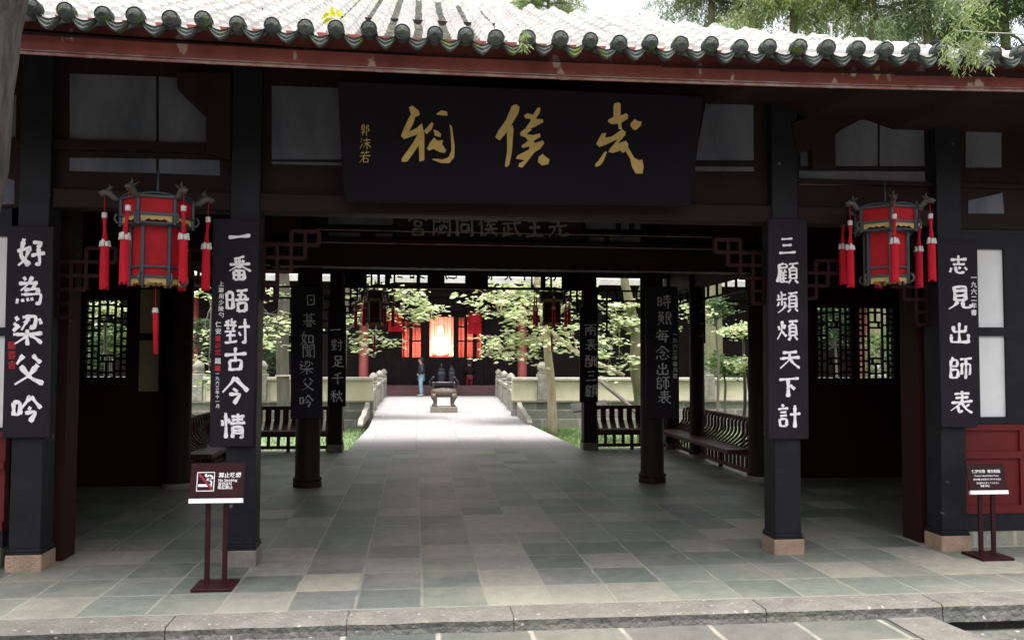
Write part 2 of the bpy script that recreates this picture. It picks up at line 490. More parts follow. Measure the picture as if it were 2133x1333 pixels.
# ------------------------------------------------------------------ brush writing: strokes of every character on a 100 grid
PAGE = '54,10 98,6;74,10 68,24;58,26 60,76;58,26 92,24 91,76;60,42 91,40;60,58 91,57;60,74 91,73;66,80 54,96;84,80 97,94'
DOOR = '12,8 12,96;12,8 42,7 42,34;12,20 42,20;12,33 42,33;58,7 58,34;58,7 90,6 90,96 80,90;58,20 90,20;58,33 90,32'
GL = {
 '一': '5,52 95,47',
 '番': '70,5 30,14;50,12 50,52;32,20 38,30;68,17 60,30;10,36 92,33;48,38 8,62;52,38 95,62;28,60 30,95;28,60 72,58 70,95;30,76 70,76;50,60 50,95;30,94 70,94',
 '晤': '8,20 10,85;8,20 32,17 31,82;10,50 31,48;10,82 31,80;45,12 92,8;66,12 58,46;48,30 84,27 80,46;40,48 97,44;50,60 53,94;50,60 86,57 82,92;53,92 82,90',
 '對': '18,8 18,28;32,4 32,28;8,14 14,24;44,12 38,24;4,30 48,28;14,36 18,44;38,34 34,44;6,50 46,48;26,48 26,88;10,66 44,64;4,90 50,84;54,36 97,32;78,6 80,94 68,86;58,54 64,66',
 '古': '6,34 95,28;50,4 50,60;26,56 30,95;26,56 76,53 72,94;30,92 72,90',
 '今': '50,4 36,26 4,58;50,6 66,28 97,55;42,46 58,56;28,66 70,63 62,78 46,98',
 '情': '22,4 22,96;8,30 10,50;32,24 36,40;42,18 92,14;68,4 68,44;46,30 88,27;38,44 97,40;48,54 46,96;48,54 86,52 86,95 76,90;50,68 84,66;50,80 84,78',
 '三': '20,16 80,12;26,48 74,46;6,88 95,84',
 '顧': '25,2 28,8;10,12 46,10 45,26;12,26 46,25;11,12 10,55 2,92;24,34 16,56;18,50 18,94;34,34 38,42;18,48 48,44;20,62 46,60;20,76 46,74;18,92 50,90;32,48 32,90;' + PAGE,
 '頻': '24,4 24,34;24,18 44,16;10,16 10,36;2,40 50,36;26,42 26,66;12,50 6,68;36,48 44,60;46,62 30,84 8,98;' + PAGE,
 '煩': '8,30 12,48;38,24 32,42;24,6 22,50 2,92;24,54 44,80;' + PAGE,
 '天': '16,24 84,20;4,52 96,46;50,22 46,56 6,96;50,54 66,76 96,94',
 '下': '4,16 96,10;46,14 46,96;54,40 76,58',
 '計': '20,4 28,12;4,22 46,19;12,36 40,34;12,50 40,48;12,64 14,94;12,64 42,62 40,92;14,92 40,90;52,44 98,38;75,6 75,98',
 '好': '26,4 14,60 44,92;42,30 30,70 4,92;2,44 50,34;56,16 90,12 72,34;74,34 80,70 78,92 62,84;48,60 98,52',
 '為': '30,4 36,16;60,2 44,24 20,50;12,26 80,22;70,26 60,44;30,46 84,42 74,60;20,64 92,60 84,96 70,90;10,76 6,92;26,76 28,88;42,74 46,86;56,72 62,84',
 '梁': '10,8 18,18;4,28 14,36;4,54 24,34;34,10 74,8 68,44 56,40;52,10 30,48;84,14 92,30;38,22 44,32;4,64 96,60;50,48 50,98;48,64 8,92;54,64 94,90',
 '父': '34,6 12,34;62,4 90,28;78,34 50,70 6,96;26,40 58,74 96,94',
 '吟': '6,30 8,70;6,30 30,26 28,66;8,68 28,66;64,8 34,50;66,10 98,48;58,42 68,50;46,62 84,58 64,92',
 '志': '10,24 90,20;50,2 50,48;20,48 80,46;14,64 8,86;32,60 38,90 70,90 74,80;52,58 56,70;80,60 92,76',
 '見': '26,6 28,62;26,6 74,4 72,62;28,24 72,22;28,42 72,40;28,60 72,59;40,64 28,84 4,96;60,64 62,92 97,92 97,78',
 '出': '50,4 50,94;20,20 22,46 80,44;80,18 80,46;10,58 12,94 90,92;90,56 90,96',
 '師': '18,4 12,16;8,18 8,94;8,18 36,16 36,42;8,42 36,41;8,60 38,58 38,90;8,92 38,90;46,14 98,10;54,34 54,80;54,34 92,32 92,78 84,74;72,12 72,98',
 '表': '20,16 82,12;50,2 50,50;24,32 76,29;6,50 96,45;48,52 4,84;34,64 34,94 52,84;80,58 60,70;50,52 66,76 94,94',
 '日': '20,12 24,92;20,12 80,10 78,90;44,46 58,44 54,58;24,90 78,88',
 '暮': '10,16 92,12;34,4 34,22;66,2 64,22;30,28 32,54;30,28 70,26 68,54;32,40 68,39;32,52 68,51;8,62 94,58;48,56 6,84;54,60 96,82;36,74 36,98;36,74 66,72 65,98;36,86 65,85;36,97 65,96',
 '如': '28,4 14,56 44,90;44,30 30,70 4,94;2,36 52,30;60,34 62,86;60,34 94,31 92,84;62,82 92,80',
 '聞': DOOR + ';30,46 72,44;40,46 40,90;62,46 62,96;40,58 62,58;40,70 62,69;26,86 76,80',
 '足': '26,8 28,40;26,8 76,6 74,40;28,38 74,37;50,40 50,88;50,62 80,60;28,54 26,80 4,96;26,76 50,88 98,92',
 '千': '78,6 26,22;4,48 97,42;52,18 52,98',
 '秋': '42,6 12,18;4,36 50,32;28,18 28,96;26,38 4,70;30,44 48,62;56,28 60,44;94,24 86,40;74,6 72,50 46,96;74,52 98,92',
 '兩': '4,14 96,10;12,34 12,96;12,34 88,31 88,95 78,90;50,14 50,90;32,42 22,66;32,46 42,62;70,42 60,64;70,44 80,62',
 '酬': '4,12 44,10;8,32 8,92;8,32 42,30 42,92;20,12 18,50;32,12 32,46;8,66 42,64;8,90 42,90;52,34 50,56;60,10 60,60 50,94;66,34 70,48;76,12 76,88;82,34 86,46;94,6 94,98',
 '時': '8,24 8,80;8,24 32,22 32,78;8,50 32,49;8,78 32,77;46,20 92,16;68,4 68,38;40,40 98,35;40,58 97,53;80,42 80,96 68,90;52,66 60,80',
 '艱': '4,14 48,12;16,4 16,24;36,4 36,24;12,30 12,48;12,30 42,29 42,48;12,47 42,46;4,60 48,58;26,30 26,62 2,96;28,66 48,90;60,10 60,92 74,82;60,10 92,8 92,44;60,26 92,25;60,42 92,41;92,52 76,62;74,44 98,94',
 '每': '36,4 8,36;28,18 88,14;30,34 20,76 80,74;30,34 78,32 70,94;2,56 97,52;46,38 54,48;44,60 52,70',
 '念': '50,2 4,44;50,4 96,42;42,30 56,38;28,48 72,45 50,62;14,70 8,90;32,66 38,94 72,94 76,84;50,64 56,76;82,66 94,82',
 '先': '34,4 18,30;24,24 82,20;52,4 52,48;4,50 96,45;36,50 30,72 6,96;60,48 60,90 94,90 96,76',
 '主': '46,2 56,12;16,24 84,21;22,54 78,51;6,92 95,88;50,24 50,90',
 '武': '12,18 60,15;4,38 97,32;34,44 34,86;34,62 56,60;16,52 16,90;4,94 60,84;64,4 70,60 94,94 97,78;78,8 88,18',
 '侯': '28,4 4,50;18,32 18,96;42,14 80,12 80,28;32,30 98,27;54,30 40,52;46,44 88,42;34,64 97,60;64,44 60,66 30,96;66,66 96,94',
 '同': '12,10 12,96;12,10 88,8 88,95 78,90;30,28 70,26;32,46 34,76;32,46 68,44 66,76;34,75 66,74',
 '閟': DOOR + ';28,60 26,78;40,50 44,84 66,84 68,74;64,44 34,94;50,46 56,54;70,56 78,66',
 '郭': '24,2 26,10;6,16 44,12;12,24 12,40;12,24 38,22 38,40;12,40 38,39;10,48 40,46 26,60;26,58 26,94 16,88;4,72 46,66;58,14 58,98;58,14 84,12 66,36;68,38 88,56 66,62',
 '沫': '12,10 22,20;6,36 16,44;4,90 24,56;34,26 96,22;38,48 92,45;64,4 64,98;62,50 32,86;66,50 97,84',
 '若': '10,18 92,14;34,4 34,28;66,2 64,28;4,44 97,40;50,28 30,66 4,96;36,62 38,96;36,62 82,60 80,94;38,94 80,92',
 '宮': '48,2 54,10;8,16 6,32;8,18 94,15 86,30;32,32 34,54;32,32 68,31 66,54;34,53 66,52;26,66 28,96;26,66 76,65 74,96;28,94 74,93',
}
def brush(mb, ch, cx, cy, w, h, toP, wid=10.0, rnd=None):
    """adds one brush-written character; toP(x, y, lift) gives the point on the board (x right, y down, metres)"""
    rnd = rnd or random
    strokes = GL[ch].split(';')
    wid = wid * (1.0 if len(strokes) < 8 else .86 if len(strokes) < 14 else .72)
    for k, st in enumerate(strokes):
        pts = [Vector((float(a), float(b))) for a, b in (q.split(',') for q in st.split())]
        pts = [p + Vector((rnd.uniform(-1.6, 1.6), rnd.uniform(-1.6, 1.6))) for p in pts]
        # resample to a smooth curve
        P = []
        for i in range(len(pts) - 1):
            n = max(3, int((pts[i + 1] - pts[i]).length / 7))
            for j in range(n):
                P.append(pts[i].lerp(pts[i + 1], j / n))
        P.append(pts[-1])
        if len(pts) > 2:
            for _ in range(2):
                P = [P[0]] + [(P[i - 1] + P[i] * 2 + P[i + 1]) / 4 for i in range(1, len(P) - 1)] + [P[-1]]
        tot = len(P) - 1
        Ls, Rs = [], []
        sag = rnd.uniform(-1.5, 1.5)
        ww = wid * rnd.uniform(.85, 1.15)
        dirv = (P[-1] - P[0])
        taper = dirv.y > 18 and abs(dirv.x) > 14 and len(pts) <= 3 and dirv.x < 0
        for i, p in enumerate(P):
            t = (P[min(i + 1, tot)] - P[max(i - 1, 0)]).normalized()
            nn = Vector((-t.y, t.x))
            q = i / max(1, tot)
            wv = ww * (1.15 - .55 * math.sin(math.pi * min(1, q * 1.02)) + rnd.uniform(-.07, .07))
            if q < .08: wv *= .55
            if taper: wv *= 1.15 - .85 * q
            elif q > .97: wv *= .6
            if abs(t.x) > .8: wv *= .8
            p = p + nn * sag * math.sin(math.pi * q)
            Ls.append(p + nn * wv / 2)
            Rs.append(p - nn * wv / 2)
        vs = [toP(cx + (p.x - 50) / 100 * w, cy + (p.y - 50) / 100 * h, .0004 * k) for p in Ls + Rs]
        n = len(Ls)
        mb.add(vs, [(i, i + 1, n + i + 1, n + i) for i in range(n - 1)])
def font_text(mb, s, cx, cy, size, toP, bold=.0, vertical=False, align='c'):
    """small printed text from Blender's own font"""
    cu = bpy.data.curves.new('text', 'FONT')
    cu.resolution_u = 2
    cu.offset = bold
    o = bpy.data.objects.new('text', cu)
    COL.objects.link(o)
    items = [s] if not vertical else list(s)
    for k, it in enumerate(items):
        cu.body = it
        bpy.context.view_layer.update()
        me = bpy.data.meshes.new_from_object(o.evaluated_get(bpy.context.evaluated_depsgraph_get()))
        xs = [v.co.x for v in me.vertices]
        if xs:
            x0, x1 = min(xs), max(xs)
            mid = (x0 + x1) / 2 if (align == 'c' or vertical) else x0
            vs = [toP(cx + (v.co.x - mid) * size, cy - (v.co.y - .35) * size + (k - (len(items) - 1) / 2) * size * 1.12 * bool(vertical), 0) for v in me.vertices]
            mb.add(vs, [tuple(p.vertices) for p in me.polygons])
        bpy.data.meshes.remove(me)
    bpy.data.objects.remove(o)
    bpy.data.curves.remove(cu)

# ------------------------------------------------------------------ the place: main lines (metres)
Y1, Y2, Y3 = 7.42, 11.73, 16.10
XL, XR, XOL, XOR = -1.463, 3.331, -3.164, 4.93
YE, YF = 5.70, 5.95                 # tile ends, fascia
XW0, XW1 = -9.0, 12.5               # the long front hall
ZC = 4.75                           # ceiling
YB = 12.1                           # back wall of the side rooms

# ================================================================== ground
g = MB(); g.add([(-300, -200, -.45), (300, -200, -.45), (300, 500, -.45), (-300, 500, -.45)], [(0, 1, 2, 3)])
struct(g, 'ground', 'soil')
g = MB(); g.box(XW0, XW1, 6.06, 16.45, -.4, 0)
struct(g, 'hall_floor', 'floor')
# kerb of long stones with a worn wavy edge
g = MB()
x = XW0
rk = random.Random(3)
while x < XW1:
    L_ = rk.uniform(1.1, 1.9)
    n = 14
    vs, fs = [], []
    for i in range(n + 1):
        xx = x + (L_ - .008) * i / n
        yy = 5.79 + .018 * noise.noise((xx * 3, 0, 0)) + .012 * noise.noise((xx * 11, 4, 0))
        vs += [(xx, 6.07, .006), (xx, yy + .02, .006), (xx, yy, -.012), (xx, yy + .004, -.05), (xx, yy - .008, -.12)]
    for i in range(n):
        for j in range(4):
            a = i * 5 + j
            fs.append((a, a + 1, a + 6, a + 5))
    g.add(vs, fs)
    x += L_
g.box(XW0, XW1, 5.812, 6.066, -.12, -.006)
ko = struct(g, 'kerb_stones', 'kerb')
ko.data.materials.append(MT['rough'])
for p in ko.data.polygons:
    if p.center.z < -.02: p.material_index = 1
g = MB(); g.add([(XW0, -14, -.085), (xat(1885, 5.5), -14, -.085), (xat(1885, 5.5), 5.80, -.085), (XW0, 5.80, -.085)], [(0, 1, 2, 3)])
struct(g, 'front_pavement', 'front')
gx = xat(1885, 5.5)
g = MB(); g.prism([(gx, 5.79, -.2), (gx + .34, 5.79, -.2), (gx + .52, 4.2, -.2), (gx + .52, -14, -.2), (gx, -14, -.2)], (0, 0, .125))
struct(g, 'gutter_kerb', 'kerb')
g = MB(); g.add([(gx + .3, -14, -.19), (XW1 + 4, -14, -.19), (XW1 + 4, 5.83, -.19), (gx + .3, 5.83, -.19)], [(0, 1, 2, 3)])
struct(g, 'gutter', 'rough')

# courtyard: pale causeway flaring into the terrace, lawn on both sides
pl, pr = [], []
for px, py in ((716, 950), (722, 940), (768, 890), (786, 850), (797, 825)):
    pl.append(gp(px, py))
for px, py in ((1222, 944), (1206, 932), (1108, 886), (1068, 853), (1040, 825)):
    pr.append(gp(px, py))
pl[0].y = pr[0].y = 16.2
g = MB()
n = 5
vs = []
for a, b in zip(pl, pr):
    vs += [(a.x, a.y, -.004), (b.x, b.y, -.004), (a.x, a.y, -.5), (b.x, b.y, -.5)]
fs = []
for i in range(n - 1):
    k = i * 4
    fs += [(k, k + 1, k + 5, k + 4), (k + 2, k, k + 4, k + 6), (k + 1, k + 3, k + 7, k + 5)]
g.add(vs, fs)
struct(g, 'path', 'path')
g = MB(); g.box(-32, 36, 38.6, 64, -.5, -.008)
struct(g, 'terrace', 'path')
YW = 25.6
g = MB(); g.add([(-30, 13.2, -.36), (34, 13.2, -.36), (34, 38.6, -.36), (-30, 38.6, -.36)], [(0, 1, 2, 3)])
struct(g, 'lawn', 'lawn')
rg = random.Random(11)
g = MB()
for k in range(9000):
    side = rg.random() < .72
    y = rg.uniform(16.6, 25.4)
    t = (y - 16.5) / 9
    x = (2.95 - t * .3 + abs(rg.gauss(0, 1.6))) if side else (-1.35 - abs(rg.gauss(0, 1.6)))
    h = rg.uniform(.05, .12)
    a = rg.uniform(0, 6.28)
    dx, dy = math.cos(a) * .012, math.sin(a) * .012
    g.add([(x - dx, y - dy, -.36), (x + dx, y + dy, -.36), (x + rg.uniform(-.05, .05), y + rg.uniform(-.05, .05), -.36 + h)], [(0, 1, 2)])
o = g.build('grass', 'grass')
tag(o, 'short bright grass beside the pale courtyard path', 'grass', kind='stuff')

# ================================================================== gate hall
HALL = thing('gate_hall', 'dark timber gate hall with grey tiled roof and wide open centre bay', 'temple hall', (.93, Y1, 0))

# ---- roof
caps = [(61,19),(135,25),(212,30),(286,33),(357,38),(430,43),(502,46),(570,52),(638,54),(706,60),(771,62),(838,67),(908,73),(974,76),(1039,81),(1101,83),(1162,83),(1224,86),(1289,87),(1354,91),(1414,91),(1475,94.5),(1539,96),(1596,99.6),(1657,98.6),(1717,101),(1778,103),(1837,105),(1900,106),(1960,107),(2078,111)]
cw = [at(a, b, YE) for a, b in caps]
# least squares cubic z(x)
def polyfit(xs, ys, deg):
    n = deg + 1
    A = [[sum(x ** (i + j) for x in xs) for j in range(n)] for i in range(n)]
    B = [sum(y * x ** i for x, y in zip(xs, ys)) for i in range(n)]
    for i in range(n):
        p = max(range(i, n), key=lambda r: abs(A[r][i]))
        A[i], A[p] = A[p], A[i]; B[i], B[p] = B[p], B[i]
        for r in range(i + 1, n):
            m_ = A[r][i] / A[i][i]
            for c in range(i, n): A[r][c] -= m_ * A[i][c]
            B[r] -= m_ * B[i]
    s = [0] * n
    for i in range(n - 1, -1, -1):
        s[i] = (B[i] - sum(A[i][c] * s[c] for c in range(i + 1, n))) / A[i][i]
    return s
cz = polyfit([p.x for p in cw], [p.z for p in cw], 3)
xa, xb = cw[0].x, cw[-1].x
def zcap(x):
    xc = min(max(x, xa - .4), xb + .4)
    return sum(c * xc ** i for i, c in enumerate(cz))
PIT = (cw[28].x - cw[2].x) / 26
X0 = cw[2].x
kmin, kmax = -14, 44
fasc = [(17, 108), (370, 123), (720, 141), (1066, 156), (1413, 171), (1760, 181), (2122, 186)]
fw_ = [at(a, b, YF) for a, b in fasc]
fz = polyfit([p.x for p in fw_], [p.z for p in fw_], 2)
def zfas(x):
    xc = min(max(x, fw_[0].x - .4), fw_[-1].x + .4)
    return sum(c * xc ** i for i, c in enumerate(fz))
YR = 11.6
ZR = zat(36, YR, 1100) - .10
XH = xat(1985, 6.0, 95)            # where the hip comes down on the eave
def roofz(x, y):
    t = (y - YE) / (YR - YE)
    z0 = zcap(x) - .045
    t2 = t if t <= 1 else 2 - t
    zz = z0 + (ZR - 3.45) * (.97 * t2 + .03 * t2 * t2)
    hip = z0 + .10 + max(0.0, (XH + .1 - x)) * .5 + .05 * t2
    return min(zz, hip)
ys = [YE + .02 + .21 * i for i in range(int((2 * (YR - YE)) / .21))]
g = MB()
prof = []
NT = 8
for k in range(kmin, kmax):
    xc = X0 + k * PIT
    r = PIT * .235
    for j in range(NT):
        th = math.pi * (1 - j / (NT - 1))
        prof.append((xc + r * math.cos(th), r * math.sin(th) * 1.15, 0))
    half = (PIT / 2 - r)
    for j in range(1, 5):
        q = j / 5
        prof.append((xc + r + 2 * half * q, -.02 - .045 * math.sin(math.pi * q), 1))
W = len(prof)
rt = random.Random(5)
jit = [[rt.uniform(-.006, .006) for _ in range(kmax - kmin + 1)] for _ in ys]
vs, fs = [], []
rows = []
for i, y in enumerate(ys):
    for e in (0, 1):
        yy = y + (.207 if e else 0)
        rows.append((i, e, yy))
for (i, e, yy) in rows:
    for q, (xx, dz, pan) in enumerate(prof):
        j = jit[i][q // (NT + 4)]
        lift = (-.016 if e else .010) + j
        vs.append((xx + j, yy, roofz(xx, yy) + dz + lift))
for a in range(len(rows) - 1):
    for q in range(W - 1):
        fs.append((a * W + q, a * W + q + 1, (a + 1) * W + q + 1, (a + 1) * W + q))
g.add(vs, fs, False)
ROOF = g.build('roof', 'tile', HALL)
MT['pan'] = mat('mossy_pan_tile', (.16, .16, .14), .9, (.08, .085, .065), 8, .6, 40)
ROOF.data.materials.append(MT['pan'])
for fi, p in enumerate(ROOF.data.polygons):
    q = fi % (W - 1)
    if prof[q][2] and prof[q + 1][2]: p.material_index = 1
# ridge
g = MB()
pts = []
xx = XW0
while xx < XH - 3.1:
    pts.append((xx, YR, roofz(xx, YR) + .04)); xx += .4
g.tube(pts, .085, 8)
g.build('ridge_cap', 'tile', ROOF)
# closed underside: boards between fascia and ceiling, ceiling, back slope, gable ends
g = MB()
nx = 24
vs, fs = [], []
for i in range(nx + 1):
    xx = XW0 + (XW1 - XW0) * i / nx
    zf = zfas(xx)
    vs += [(xx, YE + .12, zcap(xx) - .11), (xx, YF + .05, zf + .12), (xx, 7.0, zf + .55), (xx, 7.9, ZC), (xx, 15.2, ZC), (xx, 16.7, 3.75), (xx, 16.95, 3.75), (xx, YR, roofz(xx, YR) - .12)]
for i in range(nx):
    for j in range(7):
        a = i * 8 + j
        fs.append((a, a + 8, a + 9, a + 1))
    a = i * 8
    fs.append((a + 7, a + 15, a + 8, a))
g.add(vs, fs)
g.build('soffit', 'dwood', ROOF)
# rafters under the eave
# eave tile ends: a round cap at each tube row and a pointed drip tile between
def face_cap(c, r, rr):
    m = MB()
    n = 20
    rings = [(1.0, 0.055), (1.0, -.012), (.93, -.022), (.86, -.014), (.7, -.014)]
    vs, fs = [], []
    for s, d in rings:
        for k in range(n):
            th = 2 * math.pi * k / n
            vs.append(c + Vector((math.cos(th) * r * s, d, math.sin(th) * r * s)))
    for i in range(len(rings) - 1):
        for k in range(n):
            fs.append((i * n + k, (i + 1) * n + k, (i + 1) * n + (k + 1) % n, i * n + (k + 1) % n))
    # bulged inner relief
    grid = 9
    base = len(vs)
    m.add(vs, fs, True)
    gv, gf = [], []
    for a in range(grid):
        for b in range(grid):
            u, v = (a / (grid - 1) * 2 - 1), (b / (grid - 1) * 2 - 1)
            # square to disc
            x_ = u * math.sqrt(1 - v * v / 2); z_ = v * math.sqrt(1 - u * u / 2)
            q = math.hypot(x_, z_)
            h = .012 + .03 * (1 - q * q)
            h += .010 * math.exp(-((x_) ** 2 + (z_ + .05) ** 2) * 14)              # nose
            for ex in (-.32, .32):
                h -= .012 * math.exp(-((x_ - ex) ** 2 * 22 + (z_ - .2) ** 2 * 60))  # eye hollows
            h -= .014 * math.exp(-((z_ + .42 - .25 * x_ * x_) ** 2 * 90 + x_ ** 2 * 6))   # mouth
            gv.append(c + Vector((x_ * r * .86, -h, z_ * r * .86)))
    for a in range(grid - 1):
        for b in range(grid - 1):
            gf.append((a * grid + b, (a + 1) * grid + b, (a + 1) * grid + b + 1, a * grid + b + 1))
    m.add(gv, gf, True)
    return m
def drip(c, w, hgt):
    """curved hanging tile: concave upper edge, pointed lower edge"""
    m = MB()
    n = 10
    vs, fs = [], []
    for i in range(n + 1):
        u = i / n * 2 - 1
        top = -.028 * (1 - u * u) + .01 * abs(u)
        bot = top - .012 - hgt * .72 * (1 - abs(u) ** 2.6) ** .8 - hgt * .28 * (1 - abs(u)) ** 1.2
        for j, s in enumerate((0, .18, .4, .62, .82, 1)):
            yy = -.012 - .006 * math.cos(j * 3.14) - .035 * s
            vs.append(c + Vector((u * w, yy + .02 * u * u, top + (bot - top) * s)))
        vs.append(c + Vector((u * w, .02, bot + .012)))
    for i in range(n):
        for j in range(6):
            a = i * 7 + j
            fs.append((a, a + 1, a + 8, a + 7))
    m.add(vs, fs, False)
    return m
for k in range(-3, 33):
    x = X0 + k * PIT
    c = Vector((x + rt.uniform(-.008, .008), YE + rt.uniform(-.015, .012), zcap(x) + rt.uniform(-.007, .007)))
    face_cap(c, PIT * rt.uniform(.25, .27), None).build('eave_cap', 'cap', ROOF)
    x2 = x + PIT / 2
    drip(Vector((x2 + rt.uniform(-.008, .008), YE + .015 + rt.uniform(-.012, .01), zcap(x2) - .025 + rt.uniform(-.007, .005))), PIT * rt.uniform(.35, .385), rt.uniform(.06, .072)).build('drip_tile', 'cap', ROOF)
# fascia board with moulding
g = MB()
vs, fs = [], []
nx = 60
for i in range(nx + 1):
    xx = XW0 + (XW1 - XW0) * i / nx
    zt = zcap(xx) + .05
    zb = zfas(xx)
    vs += [(xx, YF + .06, zt), (xx, YF - .03, zt), (xx, YF, zb), (xx, YF + .06, zb)]
for i in range(nx):
    for j in range(4):
        a = i * 4 + j; b = i * 4 + (j + 1) % 4
        fs.append((a, b, b + 4, a + 4))
g.add(vs, fs)
FASC = g.build('fascia_board', 'fascia', HALL)
for dz, rr in ((-.008, .010), (.012, .006)):
    g = MB()
    g.tube([(XW0 + (XW1 - XW0) * i / nx, YF - .004, zfas(XW0 + (XW1 - XW0) * i / nx) + dz) for i in range(nx + 1)], rr, 8)
    g.build('moulding', 'mould_highlight', FASC)

# ---- columns
def column(x, y, sq, w, plinth, ph, m='black', ztop=ZC, pw=None):
    b = MB()
    pw = pw or w * 1.16
    if sq:
        b.box(x - w / 2, x + w / 2, y, y + w, ph + .045, ztop)
        b.box(x - w / 2 - .012, x + w / 2 + .012, y - .012, y + w + .012, ph + .018, ph + .046)
        b.box(x - w / 2 - .018, x + w / 2 + .018, y - .018, y + w + .018, ph, ph + .018)
    else:
        b.lathe((x, y + w / 2, 0), [(w / 2 + .025, ph), (w / 2 + .03, ph + .025), (w / 2 + .006, ph + .05), (w / 2, ph + .07), (w / 2, ztop)], 24)
    o = b.build('column', m, HALL, bevel=.006 if sq else 0)
    p = MB()
    if sq:
        p.box(x - pw / 2, x + pw / 2, y - (pw - w) / 2, y + w + (pw - w) / 2, -.02, ph)
    else:
        p.lathe((x, y + w / 2, 0), [(pw / 2, -.02), (pw / 2, ph * .8), (pw / 2 - .02, ph)], 20)
    p.build('plinth', plinth, o, bevel=.008)
    return o
for x, pm in ((XL, 'gstone'), (XR, 'sand'), (XOL, 'sand'), (XOR, 'sand')):
    column(x, Y1, True, .245, pm, .135)
for x in (XL, XR):
    column(x, Y2, False, .33, 'rwood', .085, 'dwood')
    column(x - .03, Y3, True, .25, 'gstone', .14, 'dwood')
for x in (XOL, XOR):
    column(x, Y2, False, .33, 'gstone', .08, 'dwood')
    column(x, Y3, True, .24, 'gstone', .12, 'dwood')
column(XOR, 14.55, False, .26, 'gstone', .08, 'dwood')
column(XOL, 14.55, False, .26, 'gstone', .08, 'dwood')
# red-brown jambs behind the outer columns
for x in (XOL + .02, XOR - .12):
    b = MB(); b.box(x - .02, x + .14, Y1 + .35, Y1 + .62, 0, ZC)
    b.build('door_jamb', 'rwood', HALL)

# ---- front upper wall: lintels and plaster panels
zl = zat(447, Y1)                                   # underside of the centre lintel
b = MB(); b.box(XW0, XW1, Y1 + .10, Y1 + .24, zl, ZC)
b.build('front_lintel', 'dwood', HALL)
b = MB(); b.box(XOL + .13, XOR - .13, Y1 + .02, Y1 + .10, zl + .0, zl + .16)
b.build('front_beam', 'dwood', HALL, bevel=.01)
YP = Y1 + .094
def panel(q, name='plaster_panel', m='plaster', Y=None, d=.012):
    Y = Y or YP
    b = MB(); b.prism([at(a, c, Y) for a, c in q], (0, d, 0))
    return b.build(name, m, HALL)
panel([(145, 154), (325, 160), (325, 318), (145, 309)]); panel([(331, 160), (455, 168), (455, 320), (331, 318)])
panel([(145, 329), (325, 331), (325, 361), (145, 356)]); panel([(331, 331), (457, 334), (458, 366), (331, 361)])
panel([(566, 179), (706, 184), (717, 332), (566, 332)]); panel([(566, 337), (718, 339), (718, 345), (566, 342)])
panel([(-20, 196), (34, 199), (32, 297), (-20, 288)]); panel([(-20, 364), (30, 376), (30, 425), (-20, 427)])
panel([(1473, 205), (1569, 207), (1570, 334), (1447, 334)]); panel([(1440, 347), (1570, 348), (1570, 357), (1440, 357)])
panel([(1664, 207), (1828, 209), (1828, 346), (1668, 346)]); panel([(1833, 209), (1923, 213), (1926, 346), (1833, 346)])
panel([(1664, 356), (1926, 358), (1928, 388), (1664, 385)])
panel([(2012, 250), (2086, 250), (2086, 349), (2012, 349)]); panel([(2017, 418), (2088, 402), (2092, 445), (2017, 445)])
# carved brackets standing out from the columns in front of the plaster
def bracket(q, Y, d=.1, m='dwood'):
    b = MB(); b.prism([at(a, c, Y) for a, c in q], (0, d, 0))
    return b.build('eave_bracket', m, HALL, bevel=.008)
bracket([(366, 150), (480, 150), (480, 333), (429, 318), (429, 245), (369, 186)], Y1 - .02)
bracket([(1690, 190), (1832, 195), (1832, 229), (1818, 236), (1750, 273), (1740, 283), (1742, 350), (1694, 352), (1692, 310), (1662, 318), (1650, 255), (1692, 240)], Y1 - .02)
# horizontal rail across the side bays
for x0, x1, ya, yb in ((XW0, XL, 309, 329), (XR, XW1, 346, 356)):
    b = MB(); b.box(x0, x1, Y1 + .06, Y1 + .11, zat(yb, Y1), zat(ya, Y1))
    b.build('wall_rail', 'dwood', HALL)

# ---- fretwork corner brackets under the front lintel
def fret(cells, ox, oz, dx, s, y, name='corner_fret', m='fretwood', d=.05):
    b = MB()
    t = s * .26
    for (i, j) in cells:
        x0 = ox + dx * i * s; x1 = ox + dx * (i + 1) * s
        if x0 > x1: x0, x1 = x1, x0
        z1 = oz - j * s; z0 = z1 - s
        b.box(x0, x1, y, y + d, z1 - t / 2, z1 + t / 2)
        b.box(x0, x1, y + .001, y + d - .001, z0 - t / 2, z0 + t / 2)
        b.box(x0 - t / 2, x0 + t / 2, y + .002, y + d - .002, z0, z1)
        b.box(x1 - t / 2, x1 + t / 2, y + .003, y + d - .003, z0, z1)
    return b.build(name, m, HALL)
cells = [(0, 1), (0, 2), (0, 3), (0, 4), (1, 1), (1, 2), (2, 0), (2, 1), (3, 0)]
zf0 = zat(488, Y1 + .2)
fret(cells, XL + .13, zf0, 1, .118, Y1 + .15)
fret(cells, XR - .13, zf0, -1, .118, Y1 + .15)
fret(cells, XL - .13, zf0 - .18, -1, .118, Y1 + .15)
fret(cells, XOL + .13, zf0 - .18, 1, .118, Y1 + .15)
fret(cells, XR + .13, zf0 - .18, 1, .118, Y1 + .15)
fret(cells, XOR - .13, zf0 - .18, -1, .118, Y1 + .15)

